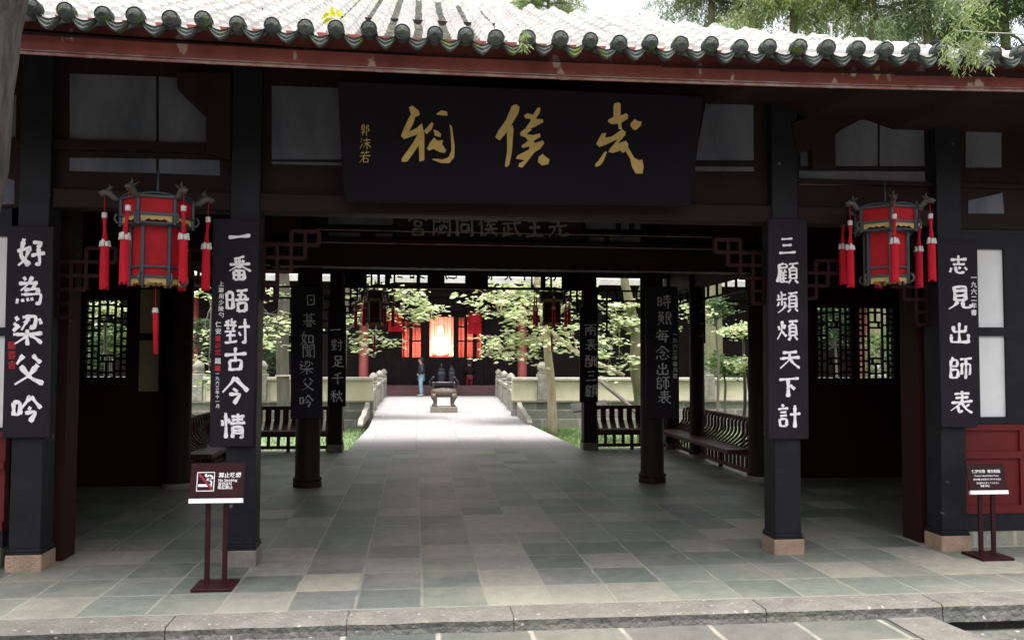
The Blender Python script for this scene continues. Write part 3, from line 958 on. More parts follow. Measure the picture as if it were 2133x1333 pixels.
# ---- inner beams
z2 = zat(556, Y2)
b = MB(); b.box(XOL, XOR, Y2 + .05, Y2 + .2, z2, ZC)
b.build('inner_lintel', 'dwood', HALL)
def beam(pxl, pxr, y0, y1, Y, d, m='rwood', name='inner_beam'):
    b = MB(); b.box(xat(pxl, Y), xat(pxr, Y), Y, Y + d, zat(y1, Y), zat(y0, Y))
    o = b.build(name, m, HALL, bevel=.006)
    e = MB(); e.bar((xat(pxl, Y) + .1, Y - .006, zat(y1, Y) + .008), (xat(pxr, Y) - .1, Y - .006, zat(y1, Y) + .008), .012, .012)
    e.build('edge_highlight', 'mould_highlight', o)  # pale strip standing in for the highlight on the beam's lower edge
beam(560, 1590, 505, 560, Y2 - .12, .16, 'dwood')
beam(640, 1500, 476, 484, Y2 - .1, .14)
beam(640, 1500, 499, 510, Y2 - .16, .2)
beam(640, 1500, 441, 450, Y2 - .1, .14, 'dwood')
for q in ([(684, 446), (818, 447), (818, 469), (684, 467)], [(684, 484), (750, 485), (750, 497), (684, 497)], [(782, 486), (818, 486), (818, 498), (782, 498)],
          [(1220, 455), (1282, 455), (1282, 477), (1220, 477)], [(1294, 456), (1310, 456), (1310, 478), (1294, 478)], [(1322, 456), (1334, 456), (1334, 478), (1322, 478)],
          [(1228, 494), (1258, 494), (1258, 507), (1228, 507)], [(1270, 488), (1334, 488), (1334, 508), (1270, 508)]):
    panel(q, Y=Y2 - .03)
z3t, z3b = zat(572, Y3), zat(597, Y3)
b = MB(); b.box(XOL, XOR, Y3 + .05, Y3 + .2, z3t, ZC)
b.build('rear_lintel', 'dwood', HALL)
# pierced valance at the back: two rails with carved blocks between
b = MB()
b.box(XL + .1, XR - .14, Y3 + .08, Y3 + .15, z3b - .03, z3b + .015)
rv = random.Random(4)
gaps = [(762, 770), (774, 784), (790, 800), (811, 818), (822, 866), (874, 889), (925, 968), (1016, 1106), (1109, 1126), (1136, 1146), (1150, 1170)]
x = XL + .1
for g0, g1 in gaps:
    a_, c_ = xat(g0, Y3 + .1), xat(g1, Y3 + .1)
    b.box(x, a_, Y3 + .09, Y3 + .14, z3b, z3t)
    for k in range(max(1, int((c_ - a_) / .12))):
        xx = rv.uniform(a_, c_)
        an = rv.uniform(0, 3.14)
        cc = Vector((xx, Y3 + .115, rv.choice((z3b + .03, z3t - .04))))
        dv = Vector((math.cos(an) * .05, 0, math.sin(an) * .035))
        b.bar(cc - dv, cc + dv, .03, .03, (0, 1, 0))
    x = c_
b.box(x, XR - .14, Y3 + .09, Y3 + .14, z3b, z3t)
b.build('pierced_valance', 'dwood', HALL)
cb = [(0, 0), (1, 0), (2, 0), (0, 1), (1, 1), (0, 2), (0, 3)]
fret(cb, XL + .1, z3b - .02, 1, .12, Y3 + .09, m='dwood')
fret(cb, XR - .15, z3b - .02, -1, .12, Y3 + .09, m='dwood')
# gallery valances (between posts at the sides and back) in a stepped key pattern
def key_valance(p0, p1, ztop, s, n):
    p0, p1 = Vector(p0), Vector(p1)
    d = (p1 - p0)
    L_ = d.length
    u = d / L_
    b = MB()
    m_ = max(4, int(L_ / s))
    s = L_ / m_
    t = .035
    def hbar(i0, i1, j):
        b.bar(p0 + u * (i0 * s - t / 2) + Vector((0, 0, ztop - j * s)), p0 + u * (i1 * s + t / 2) + Vector((0, 0, ztop - j * s)), t, t)
    def vbar(i, j0, j1):
        c = p0 + u * (i * s)
        b.bar(c + Vector((0, 0, ztop - j0 * s)), c + Vector((0, 0, ztop - j1 * s)), t * .98, t * .98, (0, 1, 0))
    hbar(0, m_, 0)
    hbar(0, m_, 1)
    for i in range(m_ + 1):
        dep = 2 if 1 <= i <= m_ - 1 else n
        if i % 2 == 0 or i in (1, m_ - 1): vbar(i, 0, 1)
    for side in (0, 1):
        f = (lambda i: i) if side == 0 else (lambda i: m_ - i)
        for j in range(1, n):
            wdt = max(1, 3 - j)
            a, c = sorted((f(0), f(wdt)))
            hbar(a, c, j + .0)
            vbar(f(wdt), j - 1, j)
            if j > 1: vbar(f(wdt), j, j + (1 if j < 3 else .6))
        vbar(f(0), 0, n)
    return b.build('key_valance', 'dwood', HALL)
zg = zat(606, 13.5, 1500)
for X in (XOL, XOR - .0):
    key_valance((X, Y2 + .2, 0), (X, 14.5, 0), zg + .14, .2, 5)
    key_valance((X, 14.75, 0), (X, Y3 - .05, 0), zg + .14, .2, 4)
key_valance((XOL + .1, Y3 + .1, 0), (XL - .12, Y3 + .1, 0), zat(600, Y3), .19, 5)
key_valance((XR + .12, Y3 + .1, 0), (XOR - .1, Y3 + .1, 0), zat(600, Y3), .19, 5)
for X in (XOL, XOR):
    b = MB(); b.box(X - .07, X + .07, Y2, Y3 + .2, zg + .16, ZC)
    b.build('gallery_beam', 'dwood', HALL)

# ---- back wall of the side rooms: lattice windows over dark panelled dado
def lattice(x0, x1, z0, z1, y, parent, broken=False):
    b = MB()
    W_, H = x1 - x0, z1 - z0
    t = .03
    def h(u0, u1, v): b.box(x0 + W_ * u0, x0 + W_ * u1, y, y + .03, z0 + H * v - t / 2, z0 + H * v + t / 2)
    def v(u, v0, v1): b.box(x0 + W_ * u - t / 2, x0 + W_ * u + t / 2, y + .001, y + .029, z0 + H * v0, z0 + H * v1)
    for u in (.14, .3, .7, .86): v(u, 0, 1)
    for q in (.08, .24, .4, .6, .76, .92): h(0, .3, q); h(.7, 1, q)
    for q in (.06, .2, .28, .72, .8, .94): h(.3, .7, q)
    v(.5, 0, .2); v(.5, .8, 1); v(.4, .2, .28); v(.6, .72, .8)
    for q in (.16, .32, .5, .68, .84): h(0, .14, q); h(.86, 1, q)
    return b.build('lattice', 'black', parent)
def lattice_wall(x0, x1, wins, papers, y):
    z0w = zat(786, y); z1w = zat(632, y)
    b = MB()
    holes = sorted([(a, c) for a, c in wins] + [(a, c) for a, c in papers])
    x = x0
    for a, c in holes:
        b.box(x, a, y, y + .08, 0, ZC)
        x = c
    b.box(x, x1, y, y + .08, 0, ZC)
    for a, c in wins:
        b.box(a, c, y + .001, y + .079, 0, z0w); b.box(a, c, y + .001, y + .079, z1w, ZC)
        b.box(a, c, y - .02, y + .0, z0w - .12, z0w - .07)
        b.box(a + .06, c - .06, y - .015, y + .0, .25, z0w - .3)
    for a, c in papers:
        b.box(a, c, y + .001, y + .079, 0, zat(815, y)); b.box(a, c, y + .001, y + .079, zat(610, y), ZC)
    w = b.build('panelled_wall', 'rwood', HALL)
    for a, c in wins:
        lattice(a, c, z0w, z1w, y + .02, w)
    for a, c in papers:
        p = MB(); p.box(a, c, y + .04, y + .05, zat(815, y), zat(712, y)); p.box(a, c, y + .04, y + .05, zat(698, y), zat(610, y))
        p.build('paper_pane', 'oldpaper', w)
        f = MB(); f.box(a, c, y + .02, y + .07, zat(712, y), zat(698, y))
        f.build('pane_rail', 'rwood', w)
xw = lambda p: xat(p, YB)
lattice_wall(XW0, XOL - .05, [(xw(178), xw(262)), (xw(118), xw(155)), (xw(20), xw(95))], [(xw(288), xw(331))], YB)
lattice_wall(XOR + .05, XW1, [(xw(1704), xw(1774)), (xw(1791), xw(1862)), (xw(2000), xw(2080))], [(xw(1884), xw(1898)), (xw(1920), xw(1934))], YB)
# side partition from the back wall to the gallery posts, and gable ends
for X in (XOL, XOR):
    s = -1 if X < 0 else 1
    b = MB(); b.box(X + .05 * s - .04, X + .05 * s + .04, Y2 + .33, YB + .02, 0, ZC)
    b.build('side_partition', 'rwood', HALL)
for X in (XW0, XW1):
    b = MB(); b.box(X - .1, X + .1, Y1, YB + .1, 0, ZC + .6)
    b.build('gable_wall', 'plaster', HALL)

# ---- front end bays: white paper windows over red panels
def end_bay(x0, x1, ya, yb, yc, cols):
    """x0..x1 wall; ya top of paper, yb mid rail, yc bottom (z values)"""
    b = MB()
    y = Y1 + .12
    zt, zm1, zm0, zb = ya
    zd1, zd0, zs = yb
    b.box(x0, x1, y, y + .1, zt, zl)
    b.box(x0, x1, y, y + .1, zm0, zm1)
    b.box(x0, x1, y, y + .1, zd1, zb)
    xs = x0
    cols = sorted(cols)
    for a, c in cols:
        b.box(xs, a, y + .001, y + .1, zd1, zl); xs = c
    b.box(xs, x1, y + .001, y + .1, zd1, zl)
    b.box(x0, x1, y + .002, y + .1, zs, zd0)
    w = b.build('end_bay_wall', 'black', HALL)
    for a, c in cols:
        p = MB(); p.box(a, c, y + .03, y + .05, zm1, zt); p.box(a, c, y + .03, y + .05, zb, zm0)
        p.build('paper_pane', 'paper', w)
    d = MB(); d.box(x0, x1, y + .01, y + .09, zd0, zd1)
    xx = x0
    st = .62
    # raised stiles and rails
    zmid = zd0 + (zd1 - zd0) * .64
    d.box(x0, x1, y - .015, y + .012, zd1 - .06, zd1 - .005); d.box(x0, x1, y - .015, y + .012, zmid - .02, zmid + .045)
    d.box(x0, x1, y - .015, y + .012, zd0 + .005, zd0 + .08)
    while xx < x1:
        d.box(xx, xx + .07, y - .014, y + .011, zd0 + .08, zd1 - .06); xx += st
    d.build('red_dado', 'redpaint', w)
    s_ = MB(); s_.box(x0, x1, y - .03, y + .1, -.02, zs)
    s_.build('stone_base', 'sidestone', w)
yw = Y1 + .15
end_bay(XOR + .12, XW1 - .1, (zat(520, yw, 2060), zat(682, yw, 2060), zat(700, yw, 2060), zat(868, yw, 2060)),
        (zat(882, yw, 2080), zat(1068, yw, 2080), zat(1104, yw, 2080)), 0, [(xat(2036, yw), xat(2092, yw)), (xat(2180, yw), xat(2240, yw))])
end_bay(XW0 + .1, xat(24, yw, 600), (zat(493, yw, 5), zat(682, yw, 5), zat(700, yw, 5), zat(890, yw, 5)),
        (zat(896, yw, 5), zat(1105, yw, 5), zat(1140, yw, 5)), 0, [(xat(-50, yw), xat(13, yw)), (xat(-200, yw), xat(-130, yw))])

# ================================================================== plaques and couplets
def plane_map(o, ux, uz, nrm):
    return lambda x, y, l: o + ux * x - uz * y + nrm * (.004 + l)
pt0 = at(703, 168, Y1 - .62)
pb0, pb1 = at(716, 424, Y1 - .18), at(1440, 432, Y1 - .18)
PQ = thing('name_plaque', 'huge black name board with gold calligraphy hung under the eave', 'plaque', ((pb0 + pb1) / 2))
pn = (pb1 - pb0).cross(pt0 - pb0).normalized()
if pn.y > 0: pn = -pn
def on_plane(px, py, lift=.006):
    d = ray(px, py)
    t = ((pb0 + pn * lift) - CP).dot(pn) / d.dot(pn)
    return CP + d * t
b = MB(); b.prism([on_plane(716, 424, 0), on_plane(1440, 432, 0), on_plane(1466, 200, 0), on_plane(703, 168, 0)], -pn * .07)
b.build('board', 'bframe', PQ, bevel=.01)
GOLD = {
 'a': ['1718,640 1745,632 1757,645 1755,715 1790,700 1803,715 1800,735 1760,760 1765,800 1745,800 1740,765 1700,768 1680,755 1678,742 1712,722 1712,660',
       '1820,760 1845,735 1860,748 1885,752 1882,775 1850,805 1832,800 1815,775',
       '1605,890 1640,825 1668,822 1660,850 1700,845 1765,800 1788,815 1785,835 1740,885 1790,870 1803,890 1800,925 1770,945 1755,930 1710,945 1680,940 1690,920 1740,860 1650,900 1625,908',
       '1597,1018 1625,985 1660,935 1672,940 1648,1000 1632,1020 1605,1032',
       '1770,900 1800,905 1840,975 1870,990 1890,985 1898,1030 1892,1072 1850,1072 1825,1030 1815,980 1790,940'],
 'b': ['1085,655 1110,645 1133,660 1125,700 1060,810 1010,868 982,850 1000,810 1050,740',
       '1055,790 1090,775 1095,800 1085,940 1068,1020 1048,1035 1042,1020 1055,940',
       '1158,715 1180,700 1215,710 1245,665 1262,668 1255,700 1232,735 1275,738 1280,755 1225,785 1180,800 1170,790 1200,750 1200,735 1170,732',
       '1135,820 1160,800 1185,790 1210,800 1175,830 1215,835 1258,825 1262,845 1220,870 1225,885 1275,868 1285,885 1260,920 1225,940 1180,1000 1150,1035 1125,1030 1130,1010 1165,990 1110,980 1120,960 1190,925 1195,905 1150,915 1145,900 1185,870 1170,850 1140,840',
       '1250,970 1275,950 1290,965 1318,985 1310,1015 1270,1022 1245,1000'],
 'c': ['450,665 470,652 510,685 517,710 495,722 465,715',
       '458,712 490,720 478,760 450,815 500,790 530,762 538,800 545,830 545,990 515,998 510,900 440,998 405,1000 405,980 470,890 505,830 420,860 400,840 425,780',
       '618,705 650,682 685,690 688,715 670,715 625,710',
       '540,810 560,790 590,755 602,765 590,800 560,830', '600,800 630,810 648,830 645,848 610,840',
       '560,920 580,880 605,850 625,870 660,865 655,890 680,930 670,945 640,940 600,920 575,930',
       '700,770 715,780 732,900 730,970 700,1008 650,1008 590,985 600,980 660,985 695,970 712,930 708,830'],
}
for ch in GOLD.values():
    b = MB()
    kk = 0
    for s in ch:
        kk += 1
        P = [on_plane(700 + float(a) * .33755, float(c) * .33755, .004 + .0006 * kk) for a, c in (q.split(',') for q in s.split())]
        b.add(P, [tuple(range(len(P)))])
    b.build('gold_character', 'goldleaf', PQ)
for i, c in enumerate('郭沫若'):
    b = MB()
    brush(b, c, 760 + (2, 1, 0)[i], 271 + 28 * i, 23, 26, lambda x, y, l: on_plane(x, y, .005 + l), 9, random.Random(i))
    b.build('signature', 'goldleaf', PQ)

def couplet(label, poly, Y, text, ink, size, wid=11, d=.045, m='board', extra=None, seed=1, grp=None):
    """hanging board: poly is four photo corners (top left, top right, bottom right, bottom left); text is (char, px, py) list"""
    P = [at(a, c, Y) for a, c in poly]
    P[1].z = P[0].z; P[2].z = P[3].z
    t = thing('couplet_board', label, 'couplet board', ((P[2] + P[3]) / 2), group=grp)
    b = MB(); b.prism(P, (0, d, 0))
    b.build('board', m, t, bevel=.006)
    rnd = random.Random(seed)
    def toP(x, y, l):
        q = at(x, y, Y); q.y = Y - .004 - l
        return q
    for ch, px, py, sc in text:
        b = MB()
        brush(b, ch, px, py, size * sc, size * sc * 1.02, toP, wid * 1.42, rnd)
        b.build('character', ink, t)
    for (s, px, py, sz, ik) in (extra or []):
        b = MB()
        if s == '#':
            b.add([toP(px - sz, py - sz, 0), toP(px + sz, py - sz, 0), toP(px + sz, py + sz, 0), toP(px - sz, py + sz, 0)], [(0, 1, 2, 3)])
            b.build('seal', ik, t)
        else:
            font_text(b, s, px, py, sz, toP, bold=.012, vertical=True)
            b.build('inscription', ik, t)
    return t
def col(s, x0, y0, x1, y1, scales=None):
    n = len(s)
    return [(c, x0 + (x1 - x0) * i / (n - 1), y0 + (y1 - y0) * i / (n - 1), (scales or [1] * n)[i]) for i, c in enumerate(s)]
YC = Y1 - .05
couplet('black couplet board of seven white characters with a small red seal, left front column', [(443, 455), (541, 455), (527, 931), (436, 931)], YC,
        [('一', 499, 493, 1.0), ('番', 499, 559, 1), ('晤', 495, 626, 1), ('對', 494, 690, 1.1), ('古', 490, 748, .98), ('今', 490, 812, 1.12), ('情', 486, 886, 1.06)], 'ink', 52, 13,
        extra=[('上聯用少陵句', 461, 624, 11.5, 'ink'), ('仁安', 455, 683, 13, 'ink'), ('董必武', 454, 720, 13, 'redink'), ('題', 454, 752, 13, 'ink'), ('#', 453.5, 767, 5.5, 'redink'), ('一九六三年十一月', 453, 812, 8.6, 'ink')], seed=2)
couplet('black couplet board with seven white characters, on the front column beside the right lantern', [(1600, 455), (1682, 455), (1685, 915), (1600, 915)], YC,
        [('三', 1639, 512, .84), ('顧', 1640, 569, .98), ('頻', 1639, 629, .98), ('煩', 1640, 688, .94), ('天', 1645, 746, .98), ('下', 1643, 806, .98), ('計', 1643, 866, 1.06)], 'ink', 46, 13, seed=3)
couplet('black couplet board of five white characters with red signature, on the outermost left column', [(15, 470), (112, 470), (104, 912), (4, 912)], YC,
        [('好', 66, 527, 1.02), ('為', 62, 606, 1), ('梁', 59, 688, 1.1), ('父', 60, 770, 1.1), ('吟', 55, 852, 1.05)], 'ink', 60, 13,
        extra=[('蘇芸吉', 25, 740, 18, 'redink')], seed=4)
couplet('black couplet board of five white characters, beside the tall white window panes', [(1952, 500), (2034, 500), (2038, 890), (1962, 890)], YC,
        [('志', 1996, 552, .9), ('見', 1999, 620, 1.08), ('出', 1998, 693, .98), ('師', 2000, 766, 1.04), ('表', 2003, 838, 1.08)], 'ink', 46, 13,
        extra=[('一九六二年書', 2028, 615, 13, 'ink')], seed=5)
Y2C = Y2 - .035
couplet('dim board with seven thin grey characters on the left inner round column', [(606, 596), (673, 596), (671, 872), (605, 872)], Y2C,
        [('日', 647, 625, .78), ('暮', 644, 666, .95), ('如', 640, 704, .95), ('聞', 643, 731, .95), ('梁', 639, 765, .95), ('父', 641, 800, .88), ('吟', 638, 835, .95)], 'greyink', 31, 8, seed=6)
couplet('dim board with seven grey characters on the right inner round column', [(1346, 596), (1412, 596), (1412, 872), (1346, 872)], Y2C,
        [('時', 1383, 628, 1), ('艱', 1384, 663, 1), ('每', 1380, 700, .95), ('念', 1380, 735, 1), ('出', 1380, 768, .88), ('師', 1381, 797, .95), ('表', 1384, 827, .98)], 'greyink', 30, 10,
        extra=[('一九六三年春月書', 1406, 740, 11, 'greyink')], seed=7)
Y3C = Y3 - .04
couplet('narrow board of white characters on the left rear column beside the courtyard path', [(683, 640), (721, 640), (720, 847), (682, 847)], Y3C,
        [('一', 699, 687, .95), ('對', 702, 718, 1), ('足', 704, 753, .98), ('千', 703, 788, .98), ('秋', 701, 825, 1)], 'ink', 26, 11, seed=8)
couplet('narrow board of white characters on the rear column right of the pale trunk', [(1208, 640), (1246, 640), (1246, 838), (1208, 838)], Y3C,
        [('兩', 1230, 687, 1), ('表', 1231, 718, 1), ('酬', 1231, 752, 1), ('三', 1231, 783, .9), ('顧', 1232, 814, 1)], 'ink', 26, 11,
        extra=[('己巳年春月書', 1250, 690, 11, 'greyink')], seed=9)
# inner plaque, read from right to left, partly behind beams
YI = Y2 - .05
t = thing('inner_plaque', 'dim inner plaque with brown characters half hidden behind beams', 'plaque', at(1020, 505, YI))
b = MB(); b.prism([at(826, 436, YI - .05), at(1212, 440, YI - .05), at(1212, 512, YI), at(826, 510, YI)], (0, .04, 0))
b.build('board', 'dwood', t)
b = MB()
rnd = random.Random(10)
def toI(x, y, l):
    q = at(x, y, YI - .06); q.y = YI - .058 - l
    return q
MT['brownink'] = mat('brown_ink', (.34, .31, .27), .8)
for i, c in enumerate('先主武侯同閟宮'):
    b = MB()
    brush(b, c, 1162 - i * 48.5, 473 - .6 * i, 42, 46, toI, 17, rnd)
    b.build('character', 'brownink', t)

# ================================================================== palace lanterns
def hexpts(r, z, rot):
    return [Vector((r * math.cos(R(60 * k) + rot), r * math.sin(R(60 * k) + rot), z)) for k in range(6)]
def make_lantern(label, grp):
    t = thing('palace_lantern', label, 'lantern', (0, 0, 0), group=grp)
    rot = R(0)
    U, Lw = .30, .215
    zs = dict(u1=.70, u0=.535, t0=.48, l1=.47, lm=.09, l0=.0)
    f = MB()
    def ring(r, z, h, w=.022):
        P = hexpts(r, z, rot)
        for i in range(6):
            f.bar(P[i], P[(i + 1) % 6], w, h)
    def posts(r, z0, z1, w=.03):
        for p, q in zip(hexpts(r, z0, rot), hexpts(r, z1, rot)):
            f.tube([p, q], w * .62, 6, False)
    ring(U, zs['u1'], .022); ring(U, zs['u0'] + .01, .022); ring(U * .98, zs['t0'] - .012, .012, .03)
    posts(U, zs['t0'] - .03, zs['u1'] + .012)
    ring(Lw, zs['l1'] - .01, .02); ring(Lw, zs['lm'], .018); ring(Lw, zs['l0'], .022)
    posts(Lw, -.075, zs['l1'])
    # curved top edge of the crown
    for i in range(6):
        P = hexpts(U, 0, rot)
        a, c = P[i], P[(i + 1) % 6]
        pts = [a.lerp(c, s / 8) + Vector((0, 0, zs['u1'] + .012 + .022 * math.sin(math.pi * s / 8))) for s in range(9)]
        f.tube(pts, .011, 5)
    f.tube([(0, 0, .70), (0, 0, .98)], .012, 6)
    for p in hexpts(U, .70, rot):
        f.bar(p, (0, 0, .74), .015, .015)
    f.build('frame', 'blue', t, label='blue black hexagonal frame')
    for r, z0, z1, n in ((U - .012, zs['u0'], zs['u1'] + .01, 'upper_panel'), (Lw - .012, 0, zs['l1'], 'lower_panel')):
        A, B = hexpts(r, z0, rot), hexpts(r, z1, rot)
        for i in range(6):
            j = (i + 1) % 6
            p = MB(); p.add([A[i], A[j], B[j], B[i]], [(0, 1, 2, 3)])
            p.build(n, 'redcloth', t)
    # pierced gilt aprons
    for r, z1, h, n in ((U - .003, zs['u0'] - .002, .055, 'upper_apron'), (Lw - .003, -.012, .06, 'lower_apron')):
        A = hexpts(r, 0, rot)
        p = MB()
        for i in range(6):
            a, c = A[i].lerp(A[(i + 1) % 6], .07), A[i].lerp(A[(i + 1) % 6], .93)
            N_ = 16
            vs, fs = [], []
            for s in range(N_ + 1):
                q = s / N_
                e = abs(q - .5) * 2
                dep = h * (.98 if e > .72 else .55 + .22 * abs(math.sin(q * math.pi * 4)))
                pt = a.lerp(c, q)
                vs += [pt + Vector((0, 0, z1)), pt + Vector((0, 0, z1 - dep))]
            for s in range(N_):
                fs.append((2 * s, 2 * s + 1, 2 * s + 3, 2 * s + 2))
            p.add(vs, fs)
        p.build(n, 'gold', t)
    # dragon heads on the crown, scroll feet below, tassels
    for i, p in enumerate(hexpts(1, 0, rot)):
        d = Vector((p.x, p.y, 0)); sd_ = Vector((-d.y, d.x, 0))
        q = MB()
        q.tube([d * U + Vector((0, 0, .69)), d * (U + .05) + Vector((0, 0, .70)), d * (U + .10) + Vector((0, 0, .745)), d * (U + .145) + Vector((0, 0, .75)), d * (U + .185) + Vector((0, 0, .738))], [.016, .026, .03, .026, .012], 7)
        q.tube([d * (U + .12) + Vector((0, 0, .765)), d * (U + .09) + Vector((0, 0, .80)), d * (U + .105) + Vector((0, 0, .825))], [.013, .011, .004], 5)
        q.tube([d * (U + .13) + Vector((0, 0, .735)), d * (U + .17) + Vector((0, 0, .715))], [.012, .006], 5)
        for s in (-1, 1):
            q.tube([d * (U + .1) + Vector((0, 0, .765)) + sd_ * .02 * s, d * (U + .07) + Vector((0, 0, .80)) + sd_ * .045 * s], [.01, .003], 5)
        q.build('dragon_head', 'pewter', t)
        for base, zb, s_ in ((Lw + .01, -.04, 1.0), (U + .008, .50, .9)):
            q = MB()
            pts = []
            for s in range(9):
                th = s / 8 * 4.6
                rr = .032 * s_ * (1 - s / 11)
                pts.append(d * (base + .02 + rr * math.sin(th)) + Vector((0, 0, zb + .035 - .05 * s / 8 + rr * math.cos(th))))
            q.tube(pts, [.011] * 8 + [.004], 5)
            q.build('scroll_foot', 'pewter', t)
        rr = U + .135
        sw = random.Random(i * 7 + 3)
        T0 = d * rr + Vector((0, 0, .735))
        lean = Vector((sw.uniform(-.02, .02), sw.uniform(-.02, .02), 0))
        zc = .60 + sw.uniform(-.05, .03)
        cpt = Vector((T0.x, T0.y, zc)) + lean * .3
        q = MB()
        ztop = zc - .04
        nk = [cpt + Vector((0, 0, -.04)), cpt + lean * .5 + Vector((0, 0, -.13)), cpt + lean + Vector((0, 0, -.245))]
        q.tube(nk, [.02, .012, .026], 10)
        hb = nk[2]
        N_ = 18
        for s in range(26):                          # skirt of threads with a ragged hem
            th = s / 26 * 6.283
            a = hb + Vector((math.cos(th) * .029, math.sin(th) * .029, -.04))
            e = hb + Vector((math.cos(th) * .032, math.sin(th) * .032, -.40 - sw.uniform(0, .035)))
            q.bar(a, e, .013, .012, (math.cos(th), math.sin(th), 0))
        q.tube([hb + Vector((0, 0, -.03)), hb + Vector((0, 0, -.39))], [.026, .029], 12)
        tz = q.build('tassel', 'tassel', t)
        q = MB(); q.tube([T0, cpt], .0035, 5)
        q.build('cord', 'tassel', tz)
        q = MB()
        q.tube([cpt + Vector((0, 0, .004)), cpt + Vector((0, 0, -.045))], .023, 10)
        q.build('white_cap', 'white', tz)
        q = MB()
        for s in range(6):
            th = s / 6 * 6.283
            q.tube([hb + Vector((math.cos(th) * .028, math.sin(th) * .028, .002 + sw.uniform(-.01, .01))), hb + Vector((math.cos(th) * .034, math.sin(th) * .034, -.052))], [.014, .017], 6)
        q.build('white_band', 'white', tz)
    q = MB()
    q.tube([(0, 0, -.30), (.004, 0, -.36), (.012, 0, -.68)], [.022, .024, .02], 10)
    tz = q.build('centre_tassel', 'tassel', t)
    q = MB(); q.tube([(0, 0, -.01), (0, 0, -.27)], .0035, 5)
    q.build('cord', 'tassel', tz)
    q = MB(); q.tube([(0, 0, -.265), (0, 0, -.31)], [.02, .03], 10)
    q.build('white_cap', 'white', tz)
    return t
GL1 = 'red palace lanterns of the gate hall'
L1 = make_lantern('red hexagonal palace lantern with gilt aprons and six tassels, in front of the leftmost bay', GL1)
lp = at(325, 580, Y1 - .32)
L1.location = lp; L1.rotation_euler = (0, 0, R(15)); L1.scale = (.89,) * 3
L2 = copy_tree(L1)
for ch in list(L2.children):
    if ch.name.startswith('centre_tassel'):
        for c2 in list(ch.children): bpy.data.objects.remove(c2)
        bpy.data.objects.remove(ch)
L2['label'] = 'dim red hexagonal palace lantern with one corner facing front, near the tall white window panes'
L2.location = at(1846, 578, Y1 - .2); L2.rotation_euler = (0, 0, R(11)); L2.scale = (.87,) * 3
L3 = copy_tree(L1)
L3['label'] = 'dark backlit palace lantern at the rear of the gate, nearest the left rear column'
L3.location = at(780, 672, Y3 + .9); L3.scale = (.86,) * 3; L3.rotation_euler = (0, 0, R(4))
L4 = copy_tree(L1)
L4['label'] = 'dark backlit palace lantern at the rear of the gate, before the pale trunk'
L4.location = at(1149, 672, Y3 + .9); L4.scale = (.86,) * 3; L4.rotation_euler = (0, 0, R(28))
MT['backlitsilk'] = mat('backlit_lantern_silk', (.09, .018, .016), .7, (.05, .014, .012), 8, .1, 60, spec=.1)  # rear lanterns: old silk with its backlit darkness put into the colour
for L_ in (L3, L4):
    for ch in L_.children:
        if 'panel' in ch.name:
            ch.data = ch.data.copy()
            ch.data.materials[0] = MT['backlitsilk']

# ================================================================== rail benches of the gallery
def bench(p0, p1, side, label, nbal=None):
    """bench from p0 to p1; side is the unit vector towards the back (garden)"""
    p0, p1, side = Vector(p0), Vector(p1), Vector(side)
    d = p1 - p0
    L_ = d.length
    u = d / L_
    t = thing('rail_bench', label, 'bench', (p0 + p1) / 2, group='rail benches round the gallery')
    zb, zs, zt = .03, .37, .79
    b = MB()
    b.obox((p0 + p1) / 2 + Vector((0, 0, zs)) - side * .16, d / 2, side * .2, Vector((0, 0, .035)))
    b.build('seat', 'benchwood', t, bevel=.008)
    b = MB()
    b.obox((p0 + p1) / 2 + Vector((0, 0, zs - .055)), d / 2, side * .03, Vector((0, 0, .04)))
    b.obox((p0 + p1) / 2 + Vector((0, 0, zb + .05)), d / 2, side * .028, Vector((0, 0, .03)))
    n = max(2, int(L_ / 1.0))
    for i in range(n + 1):
        c = p0 + u * (L_ * i / n)
        b.obox(c + Vector((0, 0, .18)), u * .03, side * .027, Vector((0, 0, .18)))
    nb = int(L_ / .165)
    for i in range(1, nb):
        c = p0 + u * (L_ * i / nb)
        b.obox(c + Vector((0, 0, .2)), u * .028, side * .015, Vector((0, 0, .12)))
    b.build('base_rail', 'benchwood', t)
    b = MB()
    nb = int(L_ / .155)
    for i in range(nb + 1):
        c = p0 + u * (L_ * i / nb)
        pts = []
        for s in range(8):
            q = s / 7
            pts.append(c + side * (.02 + .26 * q + .06 * math.sin(q * math.pi * 1.6 - .3)) + Vector((0, 0, zs + .03 + (zt - zs - .03) * q)))
        for s in range(7):
            b.bar(pts[s], pts[s + 1] + (pts[s + 1] - pts[s]) * .08, .105 if abs(u.x) > .5 else .05, .03, u.cross(pts[s + 1] - pts[s]))
    b.build('curved_backrest', 'benchwood', t)
    b = MB()
    b.obox((p0 + p1) / 2 + side * .3 + Vector((0, 0, zt)), d / 2 + u * .05, side * .035, Vector((0, 0, .035)))
    b.build('top_rail', 'benchwood', t, bevel=.01)
    return t
bench((XR + .12, Y3 + .12, 0), (XOR - .1, Y3 + .12, 0), (0, 1, 0), 'red brown slatted rail bench across the right half of the rear, seen from the front')
bench((XOL + .1, Y3 + .12, 0), (XL - .17, Y3 + .12, 0), (0, 1, 0), 'red brown slatted rail bench across the left half of the rear, seen from the front')
bench((XOR, YB + .15, 0), (XOR, Y3 - .02, 0), (1, 0, 0), 'long rail bench with curved backrest along the right side of the gallery')
bench((XOL, YB + .15, 0), (XOL, Y3 - .02, 0), (-1, 0, 0), 'long rail bench mostly hidden behind the left front column')

